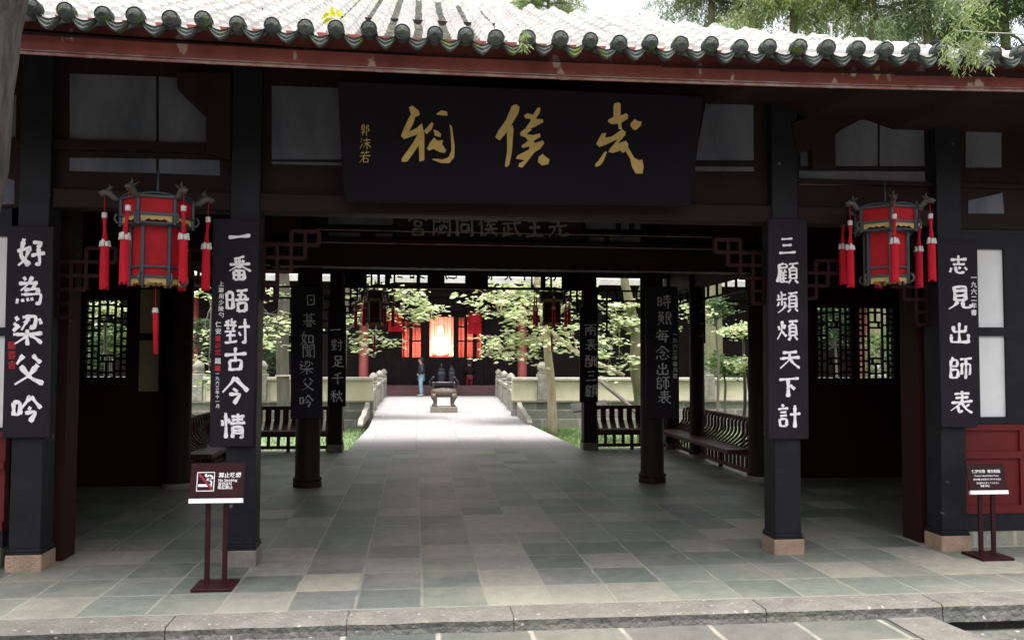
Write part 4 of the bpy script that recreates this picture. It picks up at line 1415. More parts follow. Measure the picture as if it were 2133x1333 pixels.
# ================================================================== sign stands
def sign(label, base, yaw, w, h, zbot, texts, picto, post_gap, bw=.30, bd=.3):
    t = thing('sign_stand', label, 'sign', base, rotz=0)
    ux = Vector((math.cos(yaw), math.sin(yaw), 0)); uy = Vector((-math.sin(yaw), math.cos(yaw), 0)); uz = Vector((0, 0, 1))
    B = Vector(base)
    b = MB(); b.obox(B + uz * .012, ux * bw / 2, uy * bd / 2, uz * .011)
    b.build('base_plate', 'signred', t, bevel=.003)
    for s in (-1, 1):
        b = MB(); b.obox(B + ux * post_gap / 2 * s + uz * (zbot + .1) / 2, ux * .018, uy * .01, uz * ((zbot + .1) / 2))
        b.build('post', 'signred', t)
    tilt = R(12)
    n = (-uy * math.cos(tilt) + uz * math.sin(tilt)); v = (uz * math.cos(tilt) + uy * math.sin(tilt))
    o = B + uz * zbot - uy * .03
    b = MB(); b.obox(o + v * h / 2, ux * w / 2, v * h / 2, n * .008)
    b.build('panel', 'signred', t, bevel=.003)
    b = MB(); b.obox(o + n * .004, ux * w / 2, v * .017, n * .013)
    b.build('white_strip', 'ink', t)
    def toP(x, y, l): return o + n * (.0105 + l) + ux * (x - .5) * w + v * (1 - y) * h
    b = MB()
    for s, x, y, sz, al in texts:          # letters are laid out in units of the panel width
        font_text(b, s, x, y * h / w, sz, lambda a, c, l: toP(a, c * w / h, l), bold=.02, align=al)
    b.build('lettering', 'ink', t)
    if picto:
        b = MB()
        x0, x1, y0, y1 = .12, .45, .24, .75
        fx, fy = .016, .016 * w / h
        for a, c, e, f_ in ((x0, x1, y0, y0 + fy), (x0, x1, y1 - fy, y1), (x0, x0 + fx, y0, y1), (x1 - fx, x1, y0, y1), (.15, .34, .56, .63), (.355, .41, .56, .63)):
            b.add([toP(a, f_, 0), toP(c, f_, 0), toP(c, e, 0), toP(a, e, 0)], [(0, 1, 2, 3)])
        sm = [(.395, .55), (.395, .49), (.36, .47), (.31, .46), (.33, .41), (.41, .43), (.40, .35), (.35, .33), (.30, .36), (.27, .33), (.30, .29)]
        for k in range(len(sm) - 1):
            b.bar(toP(*sm[k], 0), toP(*sm[k + 1], 0), .002, .012, ux)
        b.build('pictogram', 'ink', t)
        b = MB()
        b.bar(toP(.16, .29, .002), toP(.42, .71, .002), .018, .003, n)
        b.build('red_slash', mat('slash_red', (.35, .02, .05), .6), t)
    return t
sb = gp(449, 1222)
wS = .46
s1 = sign('maroon no smoking sign on two posts in front of the left column', sb, R(0), .40, .285, gp(449, 1222).z + .655,
     [('禁止吸烟', .52, .33, .105, 'l'), ('No Smoking', .52, .46, .07, 'l'), ('흡연금지', .52, .56, .07, 'l'), ('喫煙禁止', .52, .655, .07, 'l')], True, .13)
sb2 = gp(2057, 1160)
s2 = sign('maroon protect relics sign on two posts before the red panelled wall', sb2, R(0), .36, .25, .575,
     [('保护文物  请勿刻画', .5, .27, .088, 'c'), ('Protect Cultural Relics, Please', .5, .42, .052, 'c'), ('문화재를 보호합시다 새기지 마세요', .5, .55, .05, 'c'),
      ('文化財を保護してください', .5, .68, .05, 'c'), ('落書き禁止', .42, .78, .05, 'c')], False, .12)

# ================================================================== small things in the hall
lf = at(449, 993, sb.y + .05)
b = MB(); b.obox(lf + Vector((-.005, 0, .018)), Vector((.028, 0, .016)), Vector((.002, .012, 0)), Vector((-.003, 0, .005)))
tag(b.build('folded_leaflet', 'white'), 'small pale folded leaflet stuck on top of the no smoking sign', 'leaflet')
# sloped reading board behind the right rear column
c = at(1228, 846, Y3 + .9)
t = thing('reading_board', 'sloped pale reading board on a post behind the right rear column', 'information board', (c.x, c.y, -.3))
b = MB(); b.obox(c, Vector((.36, 0, .04)), Vector((0, .16, .07)), Vector((0, -.006, .014)))
b.build('board', 'coping', t, bevel=.004)
b = MB(); b.tube([(c.x, c.y, -.36), (c.x, c.y, c.z)], .035, 8)
b.build('post', 'steel', t)
# dark potted bonsai behind the left front column
c = gp(418, 985)
t = thing('potted_plant', 'dark potted bonsai in the shade left of the left front column', 'plant', c)
b = MB(); b.lathe(c, [(.17, 0), (.2, .04), (.23, .3), (.26, .32), (.26, .36), (.22, .36)], 16)
b.build('pot', 'dbronze', t)
b = MB(); b.tube([c + Vector(v) for v in ((0, 0, .3), (.06, 0, .5), (-.05, .03, .65), (.12, 0, .8))], [.05, .045, .035, .02], 7)
b.build('stem', 'bark', t)

def add_leaf(b, p, size, rnd, flat=.6, droop=0.0, slim=.62):
    a = rnd.uniform(0, 6.283)
    d = Vector((math.cos(a), math.sin(a), rnd.uniform(-.35, .25) - droop)).normalized()
    n = Vector((rnd.gauss(0, 1 - flat), rnd.gauss(0, 1 - flat), 1)).normalized()
    w = d.cross(n)
    if w.length < .05: w = Vector((1, 0, 0))
    w.normalize()
    n = w.cross(d)
    L = size * rnd.uniform(.65, 1.25)
    W = L * slim * rnd.uniform(.8, 1.15) / 2
    f = L * rnd.uniform(.03, .14)
    b.add([p, p + d * L * .38 + w * W + n * f, p + d * L * .75 + w * W * .7 + n * f, p + d * L, p + d * L * .75 - w * W * .7 + n * f, p + d * L * .38 - w * W + n * f],
          [(0, 1, 2, 3), (0, 3, 4, 5)])

def crown(blobs, size, rnd, dens, flat=.6, droop=0, slim=.62, layer=.0):
    """leaves in loose horizontal sprays filling the given ellipsoids: (centre, rx, ry, rz)"""
    b = MB()
    for c, rx, ry, rz in blobs:
        nsp = max(5, int(dens * (rx * ry * rz) ** .55 * 15))
        for k in range(nsp):
            while True:
                u = Vector((rnd.uniform(-1, 1), rnd.uniform(-1, 1), rnd.uniform(-1, 1)))
                if .2 < u.length < 1: break
            if u.length < .55 and rnd.random() < .5: u = u.normalized() * rnd.uniform(.6, 1)
            o = c + Vector((u.x * rx, u.y * ry, u.z * rz))
            out = Vector((u.x, u.y, u.z * .2 - .1)).normalized()
            n_ = rnd.randint(7, 13)
            for q in range(n_):
                p = o + out * (q / n_ * size * 3.2) + Vector((rnd.gauss(0, size * .7), rnd.gauss(0, size * .7), rnd.gauss(0, size * .22) - droop * q / n_ * size * 3))
                add_leaf(b, p, size, rnd, flat, droop, slim)
    return b
b = crown([(c + Vector((.1, 0, .82)), .3, .25, .1), (c + Vector((-.15, 0, .62)), .22, .2, .08)], .07, random.Random(2), 9)
b.build('foliage', 'dgreen', t)

# ================================================================== garden wall with pale panels
zt_, zb_ = zat(786, YW), zat(838, YW)
def garden_wall(x0, x1, posts, label):
    t = thing('garden_wall', label, 'wall', ((x0 + x1) / 2, YW, -.36))
    b = MB(); b.box(x0, x1, YW, YW + .45, -.46, zb_)
    b.build('block_base', 'wallbrick', t)
    b = MB(); b.box(x0, x1, YW - .05, YW + .5, zb_, zb_ + .05)
    b.build('ledge', 'gstone', t)
    b = MB(); b.box(x0, x1, YW + .1, YW + .3, zb_ + .05, zt_ - .09)
    b.build('panel', 'cream', t)
    b = MB(); b.box(x0, x1, YW - .01, YW + .4, zt_ - .09, zt_)
    b.build('coping', 'coping', t, bevel=.012)
    for x in posts:
        b = MB(); b.box(x - .16, x + .16, YW - .03, YW + .36, zb_ + .05, zt_ + .1)
        p = b.build('post', 'pstone', t, bevel=.015)
        b = MB(); b.lathe((x, YW + .16, zt_ + .1), [(.12, 0), (.15, .05), (.1, .09), (.15, .16), (.16, .24), (.1, .33), (.05, .38)], 12)
        b.build('finial', 'pstone', p)
        b = MB()
        for s in (-1, 1):
            b.box(x + s * .2 - .03, x + s * .2 + .03, YW + .05, YW + .12, zb_ + .05, zt_ - .09)
        b.build('panel_border', 'coping', p)
garden_wall(xat(1068, YW), 17, [xat(1131, YW), xat(1478, YW), xat(1835, YW)], 'low garden wall of grey blocks with cream panels right of the causeway')
garden_wall(-13, xat(778, YW), [xat(545, YW), xat(411, YW), xat(60, YW)], 'low garden wall of grey blocks with cream panels left of the causeway')

# ================================================================== stone balustrades at the courtyard end
def balustrade(post_px, end_px, label):
    P = [gp(a, c) for a, c in post_px]
    E = gp(*end_px)
    t = thing('stone_balustrade', label, 'balustrade', P[1])
    rnd = random.Random(1)
    for p in P:
        b = MB(); b.box(p.x - .13, p.x + .13, p.y - .13, p.y + .13, -.02, .86)
        o = b.build('post', 'pstone', t, bevel=.02)
        b = MB(); b.lathe((p.x, p.y, .86), [(.1, 0), (.15, .03), (.15, .07), (.09, .1), (.13, .16), (.15, .22), (.12, .3), (.07, .35), (.02, .38)], 12)
        b.build('finial', 'pstone', o)
    for a, c in zip(P[:-1], P[1:]):
        b = MB()
        m_ = (a + c) / 2; u = (c - a)
        n = Vector((-u.y, u.x, 0)).normalized()
        h = u / 2 * (1 - .26 / u.length)
        b.obox(m_ + Vector((0, 0, .3)), h, n * .06, Vector((0, 0, .3)))
        b.obox(m_ + Vector((0, 0, .72)), h, n * .08, Vector((0, 0, .06)))
        for k in range(-3, 4):
            b.obox(m_ + u * k / 7.6 + Vector((0, 0, .63)), u.normalized() * .05, n * .05, Vector((0, 0, .04)))
        for s in (-1, 1):
            b.obox(m_ + n * .055 * s + Vector((0, 0, .32)), h * .82, n * .012, Vector((0, 0, .2)))
        b.build('rail_panel', 'pstone', t, bevel=.012)
    # scroll end stepping down to the ground
    a, c = P[-1], E
    u = c - a
    n = Vector((-u.y, u.x, 0)).normalized()
    prof = [(0.0, 0), (.0, .72), (.12, .70), (.2, .60), (.3, .56), (.38, .47), (.5, .43), (.58, .33), (.7, .30), (.8, .2), (.9, .2), (.96, .15), (1.0, .06), (1.0, 0)]
    b = MB(); b.prism([a + u * q + n * -.07 + Vector((0, 0, z - .01)) for q, z in prof], n * .14)
    b.build('scroll_end', 'pstone', t, bevel=.012)
balustrade([(1038, 826), (1050, 838), (1064, 853)], (1104, 884), 'carved stone balustrade with round finials right of the bronze burner')
balustrade([(799, 826), (790, 837), (777, 853)], (750, 888), 'carved stone balustrade with round finials left of the bronze burner')

# ================================================================== bronze incense burner
YBn = gp(925, 859.5).y + .35
pm = YBn / F                                   # metres per pixel at the burner
bx = xat(925, YBn)
t = thing('incense_burner', 'old square bronze incense burner on four legs and a stone plinth', 'incense burner', (bx, YBn, 0))
hz = lambda py: max(.0, zat(py, YBn))
b = MB(); b.box(bx - .43, bx + .43, YBn - .35, YBn + .35, -.02, hz(846.5))
b.build('plinth', 'gstone', t, bevel=.015)
z0 = hz(846.5)
def sq_loft(c, prof, n=24, ex=4.0):
    b = MB()
    vs, fs = [], []
    for rx, ry, z in prof:
        for k in range(n):
            th = 2 * math.pi * (k + .5) / n
            cx, sx = math.cos(th), math.sin(th)
            f = (abs(cx) ** ex + abs(sx) ** ex) ** (-1 / ex)
            vs.append(Vector(c) + Vector((cx * f * rx, sx * f * ry, z)))
    for i in range(len(prof) - 1):
        for k in range(n):
            fs.append((i * n + k, i * n + (k + 1) % n, (i + 1) * n + (k + 1) % n, (i + 1) * n + k))
    fs.append(tuple(range(n - 1, -1, -1))); fs.append(tuple((len(prof) - 1) * n + k for k in range(n)))
    return b.add(vs, fs, True)
zc = (bx, YBn, 0)
w = .0153
b = sq_loft(zc, [(.2, .16, z0 + .30), (.33, .25, z0 + .31), (.40, .31, z0 + .37), (.425, .33, z0 + .45), (.40, .31, z0 + .54), (.335, .26, z0 + .59), (.32, .25, z0 + .62)])
b.build('body', 'bronze', t)
b = sq_loft(zc, [(.32, .25, z0 + .61), (.33, .26, z0 + .66), (.36, .28, z0 + .665), (.37, .29, z0 + .75), (.385, .30, z0 + .755), (.385, .30, z0 + .785), (.33, .25, z0 + .785), (.31, .23, z0 + .72), (.02, .02, z0 + .71)], ex=8)
b.build('rim', 'dbronze', t)
for sx in (-1, 1):
    for sy in (-1, 1):
        b = MB(); q = Vector((bx + sx * .28, YBn + sy * .2, 0))
        b.tube([q + Vector(v) for v in ((sx * .03, sy * .02, z0 + .42), (sx * .04, sy * .03, z0 + .30), (sx * .0, 0, z0 + .18), (-sx * .005, 0, z0 + .09), (sx * .02, sy * .02, z0 + .04), (sx * .025, sy * .02, z0))], [.1, .095, .065, .055, .07, .075], 12)
        b.build('leg', 'bronze', t)
    b = MB(); q = Vector((bx + sx * .37, YBn, z0))
    b.tube([q + Vector(v) for v in ((0, 0, .66), (sx * .07, 0, .68), (sx * .085, 0, .78), (sx * .03, 0, .84), (-sx * .01, 0, .90), (-sx * .05, 0, .94), (-sx * .07, 0, .93))], [.035, .04, .035, .035, .04, .035, .03], 9)
    b.build('ear_handle', 'dbronze', t)
# tall dark bronze vessels before the shrine
for i, (px, h, rw, lab) in enumerate(((919.5, 1.48, .25, 'dark glossy lidded bronze vessel directly behind the incense burner'), (941, 1.42, .2, 'dark slim bronze vessel behind the right ear of the incense burner'))):
    x = xat(px, 39.0)
    b = MB(); b.lathe((x, 39.0, 0), [(.3 * rw / .25, 0), (.3 * rw / .25, .1), (.14, .2), (.12, .55), (rw * .9, .75), (rw, .95), (rw * .95, 1.1), (rw * .8, 1.15), (rw * .95, 1.18), (rw * .55, 1.28), (.07, 1.34), (.045, 1.39), (.065, h - .03), (.01, h)], 16)
    tag(b.build('bronze_vessel', 'dbronze'), lab, 'bronze vessel')

# ================================================================== far hall
YH = 40.2
FH = thing('far_hall', 'dark far temple hall with red columns and a brightly lit shrine niche', 'temple hall', (1.5, YH, 0))
X = lambda p: xat(p, YH)
Z = lambda p: zat(p, YH)
b = MB()
b.box(-30, X(797), YH, YH + .2, 0, 9)
b.box(X(1040), 34, YH, YH + .2, 0, 9)
b.box(X(797), X(1040), YH, YH + .2, Z(660), 9)
b.box(X(797), X(1040), YH + .001, YH + .2, 0, Z(744))
ops = [(837, 852), (859, 876), (895, 944), (955, 967), (973, 1003)]
xs = 797
for a, c in ops:
    b.box(X(xs), X(a), YH + .002, YH + .19, Z(744), Z(660)); xs = c
b.box(X(xs), X(1040), YH + .002, YH + .19, Z(744), Z(660))
FW_ = b.build('front_wall', 'hallwood', FH)
for a, c in ((837, 852), (859, 876), (955, 967), (973, 1003)):
    for yy in (680, 710):
        b = MB(); b.box(X(a), X(c), YH + .03, YH + .12, Z(yy) - .035, Z(yy) + .035)
        b.build('window_bar', 'hallwood', FW_)
    if c - a > 20:
        b = MB(); b.box(X(a + 12), X(a + 14), YH + .025, YH + .125, Z(744), Z(660))
        b.build('window_bar', 'hallwood', FW_)
# door posts and skirts in relief
b = MB()
for p in (812, 832, 855, 885, 950, 990, 1012, 1026):
    b.box(X(p) - .07, X(p) + .07, YH - .06, YH - .001, 0, Z(640))
for p0, p1 in ((815, 830), (858, 882), (895, 944), (955, 985)):
    b.box(X(p0), X(p1), YH - .03, YH - .002, Z(792), Z(770)); b.box(X(p0), X(p1), YH - .03, YH - .002, Z(764), Z(750))
b.build('door_frame', 'hallwood', FW_)
b = MB(); b.box(X(800), X(1037), YH - .5, YH - .22, -.02, Z(802))
b.build('threshold', 'threshold', FH, bevel=.03)
for p in (757, 1089, 1475, 400, 60, 1800):
    x = xat(p, 38.9)
    b = MB(); b.lathe((x, 39.1, 0), [(.23, .25), (.22, .3), (.2, 5.4)], 18)
    o = b.build('column', 'hallred', FH)
    b = MB(); b.lathe((x, 39.1, 0), [(.3, -.02), (.36, .1), (.3, .26)], 16)
    b.build('plinth', 'gstone', o)
b = MB(); b.box(-30, 34, 38.85, 39.25, 4.55, 5.3)
b.build('beam', 'hallwood', FH)
b = MB(); b.prism([(-31, 37.2, 5.25), (-31, 46, 10.2), (-31, 55, 5.25), (-31, 55, 5.0), (-31, 46, 9.8), (-31, 37.2, 5.0)], (66, 0, 0))
b.build('roof', 'tile', FH)
b = MB(); b.box(X(880), X(960), YH - .8, YH - .7, Z(648), Z(612))
b.build('name_board', 'bframe', FH)
# shrine room: floor, ceiling, side walls and a red curtain at the back
b = MB()
xa_, xb_ = X(800), X(1040)
b.box(xa_ - .2, xb_ + .2, YH + .2, 44.4, -.3, -.02); b.box(xa_ - .2, xb_ + .2, YH + .2, 44.4, 5.2, 5.3)
b.box(xa_ - .2, xa_ - .1, YH + .2, 44.4, -.02, 5.2); b.box(xb_ + .1, xb_ + .2, YH + .2, 44.4, -.02, 5.2); b.box(xa_ - .2, xb_ + .2, 44.3, 44.4, -.02, 5.2)
b.box(X(886) - .05, X(886), YH + .9, 43.45, -.02, 5.2); b.box(X(951), X(951) + .05, YH + .9, 43.45, -.02, 5.2)  # dividers added to keep the niche lamps' light off the side windows
b.build('shrine_room', 'hallwood', FH)
b = MB()
vs, fs = [], []
N_ = 160
for i in range(N_ + 1):
    xx = xa_ + (xb_ - xa_) * i / N_
    yy = 43.6 + .09 * math.sin(i * 1.1) + .05 * math.sin(i * .37)
    vs += [(xx, yy, .6), (xx, yy, 4.6)]
for i in range(N_):
    fs.append((2 * i, 2 * i + 1, 2 * i + 3, 2 * i + 2))
b.add(vs, fs, True)
b.build('curtain', 'curtain', FH)
b = MB(); b.box(X(890), X(950), 41.6, 43.2, 0, zat(741, 42.3))
b.build('altar', 'redpaint', FH)
for p, pw, sz, ly, lz in ((918, 200, .8, 41.2, 3.1), (918, 260, .6, 42.7, 1.9), (872, 34, .5, 42.2, 2.6), (975, 26, .5, 42.2, 3.0)):
    ld = bpy.data.lights.new('shrine_lamp', 'AREA')
    ld.energy = pw; ld.size = sz; ld.color = (1, .84, .66)
    lo = bpy.data.objects.new('shrine_lamp', ld)
    COL.objects.link(lo)
    lo.location = (xat(p, 41.6), ly, lz)
    lo.rotation_euler = (R(90 if ly > 42.5 else 40), 0, 0)
# seated statue
Ys = 42.3
sx_ = xat(917, Ys)
zs_ = zat(741, Ys)
t = thing('seated_statue', 'gilded seated statue glowing in the lit shrine niche', 'statue', (sx_, Ys, zs_))
k = 1.42 / 1.42
b = MB()
b.lathe((sx_, Ys, zs_), [(.42, 0), (.40, .1), (.36, .25), (.30, .38), (.27, .55), (.28, .75), (.25, .9), (.12, 1.0), (.09, 1.04), (.1, 1.08), (.125, 1.15), (.12, 1.25), (.09, 1.31), (.03, 1.34)], 20, 1.0, .75)
for s in (-1, 1):
    b.tube([(sx_ + s * .25, Ys, zs_ + .86), (sx_ + s * .36, Ys - .08, zs_ + .6), (sx_ + s * .2, Ys - .34, zs_ + .5), (sx_ + s * .06, Ys - .4, zs_ + .52)], [.1, .12, .13, .07], 10)
    b.tube([(sx_ + s * .2, Ys - .1, zs_ + .3), (sx_ + s * .3, Ys - .42, zs_ + .26), (sx_ + s * .28, Ys - .44, zs_ + .02)], [.16, .15, .13], 10)
b.build('body', 'robe', t)
b = MB(); b.lathe((sx_, Ys, zs_ + 1.26), [(.125, 0), (.135, .03), (.11, .12), (.09, .19), (.03, .21)], 12)
b.build('scholar_cap', 'robe', t)
for s in (-1, 1):
    x = sx_ + s * .62
    b = MB(); b.lathe((x, Ys - .5, zs_), [(.1, 0), (.05, .05), (.035, .35), (.09, .42), (.09, .48), (.02, .5)], 10)
    tag(b.build('candle_stand', 'gold'), 'gilt candle stand on the altar, ' + ('left' if s < 0 else 'right') + ' of the seated statue', 'candle stand')
# fringed red lanterns under the far eave
for p, py0, py1, lab in ((823, 645, 672, 'bright red fringed lantern under the far eave, beside the left foliage'), (988, 650, 676, 'dim red fringed lantern under the far eave, right of the lit niche')):
    Yl = 39.7
    x = xat(p, Yl); zt2 = zat(py0, Yl); zb2 = zat(py1, Yl)
    t = thing('fringed_lantern', lab, 'lantern', (x, Yl, zb2))
    h = zt2 - zb2
    b = MB(); b.lathe((x, Yl, zb2), [(.2, 0), (.3, .03), (.36, h * .35), (.36, h * .65), (.3, h - .03), (.2, h)], 16)
    b.build('shade', 'redcloth', t)
    b = MB()
    for q in range(26):
        th = q / 26 * 6.283
        b.bar((x + .3 * math.cos(th), Yl + .3 * math.sin(th), zb2 + .03), (x + .31 * math.cos(th), Yl + .31 * math.sin(th), zb2 - .42), .03, .03)
    b.build('fringe', 'tassel', t)
    b = MB(); b.tube([(x, Yl, zt2), (x, Yl, 5.1)], .012, 5)
    b.build('cord', 'dwood', t)

# ================================================================== people
def skin_mesh(pts, edges, rad, root=0, sub=2):
    me = bpy.data.meshes.new('skeleton')
    me.from_pydata(pts, edges, [])
    o = bpy.data.objects.new('skeleton', me)
    COL.objects.link(o)
    o.modifiers.new('skin', 'SKIN')
    me.skin_vertices[0].data[root].use_root = True
    for i, r in enumerate(rad):
        me.skin_vertices[0].data[i].radius = r if isinstance(r, tuple) else (r, r)
    s = o.modifiers.new('sub', 'SUBSURF')
    s.levels = s.render_levels = sub
    bpy.context.view_layer.update()
    m2 = bpy.data.meshes.new_from_object(o.evaluated_get(bpy.context.evaluated_depsgraph_get()))
    b = MB()
    b.add([v.co.copy() for v in m2.vertices], [tuple(p.vertices) for p in m2.polygons], True)
    bpy.data.objects.remove(o); bpy.data.meshes.remove(me); bpy.data.meshes.remove(m2)
    return b
def person(base, facing, label, m_top, m_leg, hgt=1.73):
    """figure facing +X locally, turned by facing; hands in the jacket pockets"""
    t = thing('person', label, 'person', base)
    k = hgt / 1.73
    rot = Matrix.Rotation(facing, 3, 'Z')
    T = lambda b: [setattr(b, 'v', [Vector(base) + rot @ (p * k) for p in b.v]), b][1]
    V = Vector
    body = [V((0, 0, .93)), V((.01, 0, 1.15)), V((-.01, 0, 1.38)), V((.0, 0, 1.48)), V((.03, 0, 1.56)), V((.035, 0, 1.65)), V((.02, 0, 1.70)),
            V((0, .09, .88)), V((.03, .10, .48)), V((0, .11, .08)), V((.15, .13, .03)),
            V((0, -.09, .88)), V((.0, -.10, .48)), V((-.05, -.10, .08)), V((.09, -.12, .03)),
            V((-.01, .18, 1.38)), V((-.04, .25, 1.13)), V((.13, .17, 1.0)), V((.19, .12, .97)),
            V((-.01, -.18, 1.38)), V((-.04, -.25, 1.13)), V((.13, -.17, 1.0)), V((.19, -.12, .97))]
    E_ = [(0, 1), (1, 2), (2, 3), (3, 4), (4, 5), (5, 6), (0, 7), (7, 8), (8, 9), (9, 10), (0, 11), (11, 12), (12, 13), (13, 14), (2, 15), (15, 16), (16, 17), (17, 18), (2, 19), (19, 20), (20, 21), (21, 22)]
    r = [(.12, .15), (.11, .14), (.1, .15), .05, .075, .09, .07, .085, .055, .04, .035, .085, .055, .04, .035, .05, .042, .035, .035, .05, .042, .035, .035]
    T(skin_mesh(body, E_, r)).build('body', 'skin', t)
    nose = MB(); nose.tube([(.11, 0, 1.625), (.135, 0, 1.59), (.115, 0, 1.58)], [.012, .017, .01], 6)
    for s in (-1, 1):
        nose.tube([(.03, s * .08, 1.63), (.02, s * .095, 1.6), (.03, s * .08, 1.57)], [.01, .018, .008], 6)
    T(nose).build('face_detail', 'skin', t)
    jk = [body[0] + V((.0, 0, .02)), body[1], body[2], V((0, 0, 1.46))] + body[15:18] + body[19:22]
    T(skin_mesh(jk, [(0, 1), (1, 2), (2, 3), (2, 4), (4, 5), (5, 6), (2, 7), (7, 8), (8, 9)], [(.19, .2), (.185, .205), (.155, .185), .08, .09, .08, .065, .09, .08, .065])).build('jacket', m_top, t)
    lg = body[0:1] + body[7:10] + body[11:14]
    lg[3] = body[9] + V((0, 0, .04)); lg[6] = body[13] + V((0, 0, .04))
    T(skin_mesh(lg, [(0, 1), (1, 2), (2, 3), (0, 4), (4, 5), (5, 6)], [(.15, .165), .115, .085, .07, .115, .085, .07])).build('trousers', m_leg, t)
    sh = MB()
    for p in (body[9], body[13]):
        sh.tube([p + V((-.07, 0, -.03)), p + V((0, 0, -.025)), p + V((.1, .01, -.035)), p + V((.2, .015, -.045))], [.045, .055, .048, .03], 10)
    T(sh).build('shoes', 'shoe', t)
    h = MB(); h.lathe((-.005, 0, 1.56), [(.06, -.02), (.085, .02), (.1, .08), (.105, .13), (.085, .175), (.03, .2)], 14, 1.02, .95)
    h.tube([(-.08, 0, 1.66), (-.13, 0, 1.665)], [.04, .045], 8)
    T(h).build('hair', 'hair', t)
    return t
person(gp(877, 825.5), R(180), 'person in a black jacket and blue jeans standing left of the incense burner facing left', 'jacket', 'jeans')
pb_ = Vector((xat(978, YH - .12), YH - .14, .0))
person(pb_, R(100), 'dim person in dark clothes standing inside the far doorway right of the burner', 'hallwood', 'redpaint', 1.62)

# ================================================================== trees
def blob(px, py, rx, ry, Y, dy=None):
    k = Y / F
    return (at(px, py, Y), rx * k, (dy if dy else max(rx, ry) * k * .8), ry * k)
def limb(b, pts, r0, r1, n=8, wob=.0, rnd=random):
    P = []
    pts = [Vector(p) for p in pts]
    for i in range(len(pts) - 1):
        for j in range(4):
            P.append(pts[i].lerp(pts[i + 1], j / 4))
    P.append(pts[-1])
    for _ in range(2):
        P = [P[0]] + [(P[i - 1] + P[i] * 2 + P[i + 1]) / 4 for i in range(1, len(P) - 1)] + [P[-1]]
    P = [P[0]] + [p + Vector((rnd.uniform(-wob, wob), rnd.uniform(-wob, wob), 0)) for p in P[1:-1]] + [P[-1]]
    m_ = len(P) - 1
    b.tube(P, [r0 + (r1 - r0) * i / m_ for i in range(m_ + 1)], n)
def twigs(b, origins, blobs, r, rnd, n=3):
    for c, rx, ry, rz in blobs:
        o = min(origins, key=lambda q: (q - c).length)
        mid = o.lerp(c, .5) + Vector((0, 0, .12))
        limb(b, [o, mid, c], r, r * .35, 6, r * .4, rnd)
        for k in range(n):
            e = c + Vector((rnd.uniform(-1, 1) * rx, rnd.uniform(-1, 1) * ry, rnd.uniform(-.6, .7) * rz))
            limb(b, [c.lerp(o, .3 * rnd.random()), c.lerp(e, .5), e], r * .35, r * .1, 5, r * .3, rnd)

def garden_tree(name, label, cat, base, trunkpts, r0, r1, bark, blobs, leaf, size, dens, seed, extra=None, group=None, tw=.03, flat=.55, origins=None):
    rnd = random.Random(seed)
    t = thing(name, label, cat, base, group=group)
    b = MB()
    limb(b, [base + Vector((0, 0, -.15))] + trunkpts, r0, r1, 12, r0 * .06, rnd)
    for e in (extra or []):
        limb(b, e[0], e[1], e[2], 8, e[1] * .1, rnd)
    org = (origins or []) + trunkpts[-2:] + [e[0][-1] for e in (extra or [])] + [e[0][1] for e in (extra or [])]
    twigs(b, org, blobs, tw, rnd)
    b.build('trunk', bark, t)
    crown(blobs, size, rnd, dens, flat).build('crown', leaf, t)
    return t
YT = gp(1155, 908, -.36).y
base = gp(1153, 908, -.36)
tp = [at(1148, 800, YT), at(1137, 690, YT), at(1128, 640, YT), at(1120, 585, YT), at(1110, 520, YT)]
bl = [blob(*q) for q in ((1020, 615, 34, 20, YT - .5), (1062, 604, 50, 18, YT), (1110, 606, 50, 18, YT + .6), (1165, 600, 46, 16, YT - .4), (1048, 650, 46, 24, YT), (1095, 648, 50, 28, YT - .6),
      (1035, 700, 28, 12, YT - .7), (1068, 720, 44, 15, YT - .3), (1118, 702, 44, 16, YT - .8), (1025, 738, 18, 8, YT - .6), (1188, 692, 34, 15, YT - .4), (1150, 715, 34, 14, YT - .9), (1180, 640, 30, 24, YT + .5), (1215, 610, 34, 18, YT), (1085, 738, 30, 8, YT - .6),
      (1060, 545, 60, 14, YT), (1160, 530, 60, 16, YT + .8), (1100, 470, 50, 16, YT))]
garden_tree('garden_tree', 'lime leaved tree with a straight pale trunk right of the causeway', 'tree', base, tp, .135, .065, 'palebark', bl, 'lime', .165, 5, 21,
            [([at(1139, 684, YT), at(1165, 652, YT), at(1212, 612, YT)], .05, .025), ([at(1137, 690, YT), at(1095, 668, YT - .3), at(1040, 652, YT - .3)], .045, .02),
             ([at(1146, 690, YT), at(1204, 738, YT - .5), at(1300, 782, YT - 1.2)], .075, .05), ([at(1135, 700, YT), at(1085, 716, YT - .5), at(1015, 740, YT - .6)], .03, .01)])
YT2 = 20.5
base = gp(1343, 922, -.36); YT2 = base.y
tp = [at(1336, 840, YT2), at(1322, 760, YT2), at(1326, 700, YT2), at(1313, 640, YT2), at(1300, 580, YT2), at(1290, 520, YT2)]
bl = [blob(*q) for q in ((1272, 640, 26, 16, YT2), (1285, 672, 34, 14, YT2 - .4), (1275, 716, 36, 16, YT2 - .5), (1290, 745, 34, 14, YT2 - .3), (1265, 770, 22, 10, YT2 - .3), (1340, 640, 30, 20, YT2), (1262, 690, 16, 10, YT2), (1420, 640, 40, 22, YT2), (1300, 535, 50, 14, YT2), (1370, 510, 50, 16, YT2 + .4))]
garden_tree('garden_tree', 'mossy knotted tree with sparse lime sprays, seen between the right rear and inner columns', 'tree', base, tp, .19, .09, 'mossbark', bl, 'lime', .16, 4.6, 22,
            [([at(1324, 700, YT2), at(1290, 672, YT2 - .2), at(1240, 632, YT2 - .4)], .07, .04), ([at(1316, 650, YT2), at(1330, 610, YT2), at(1350, 560, YT2)], .05, .03)])
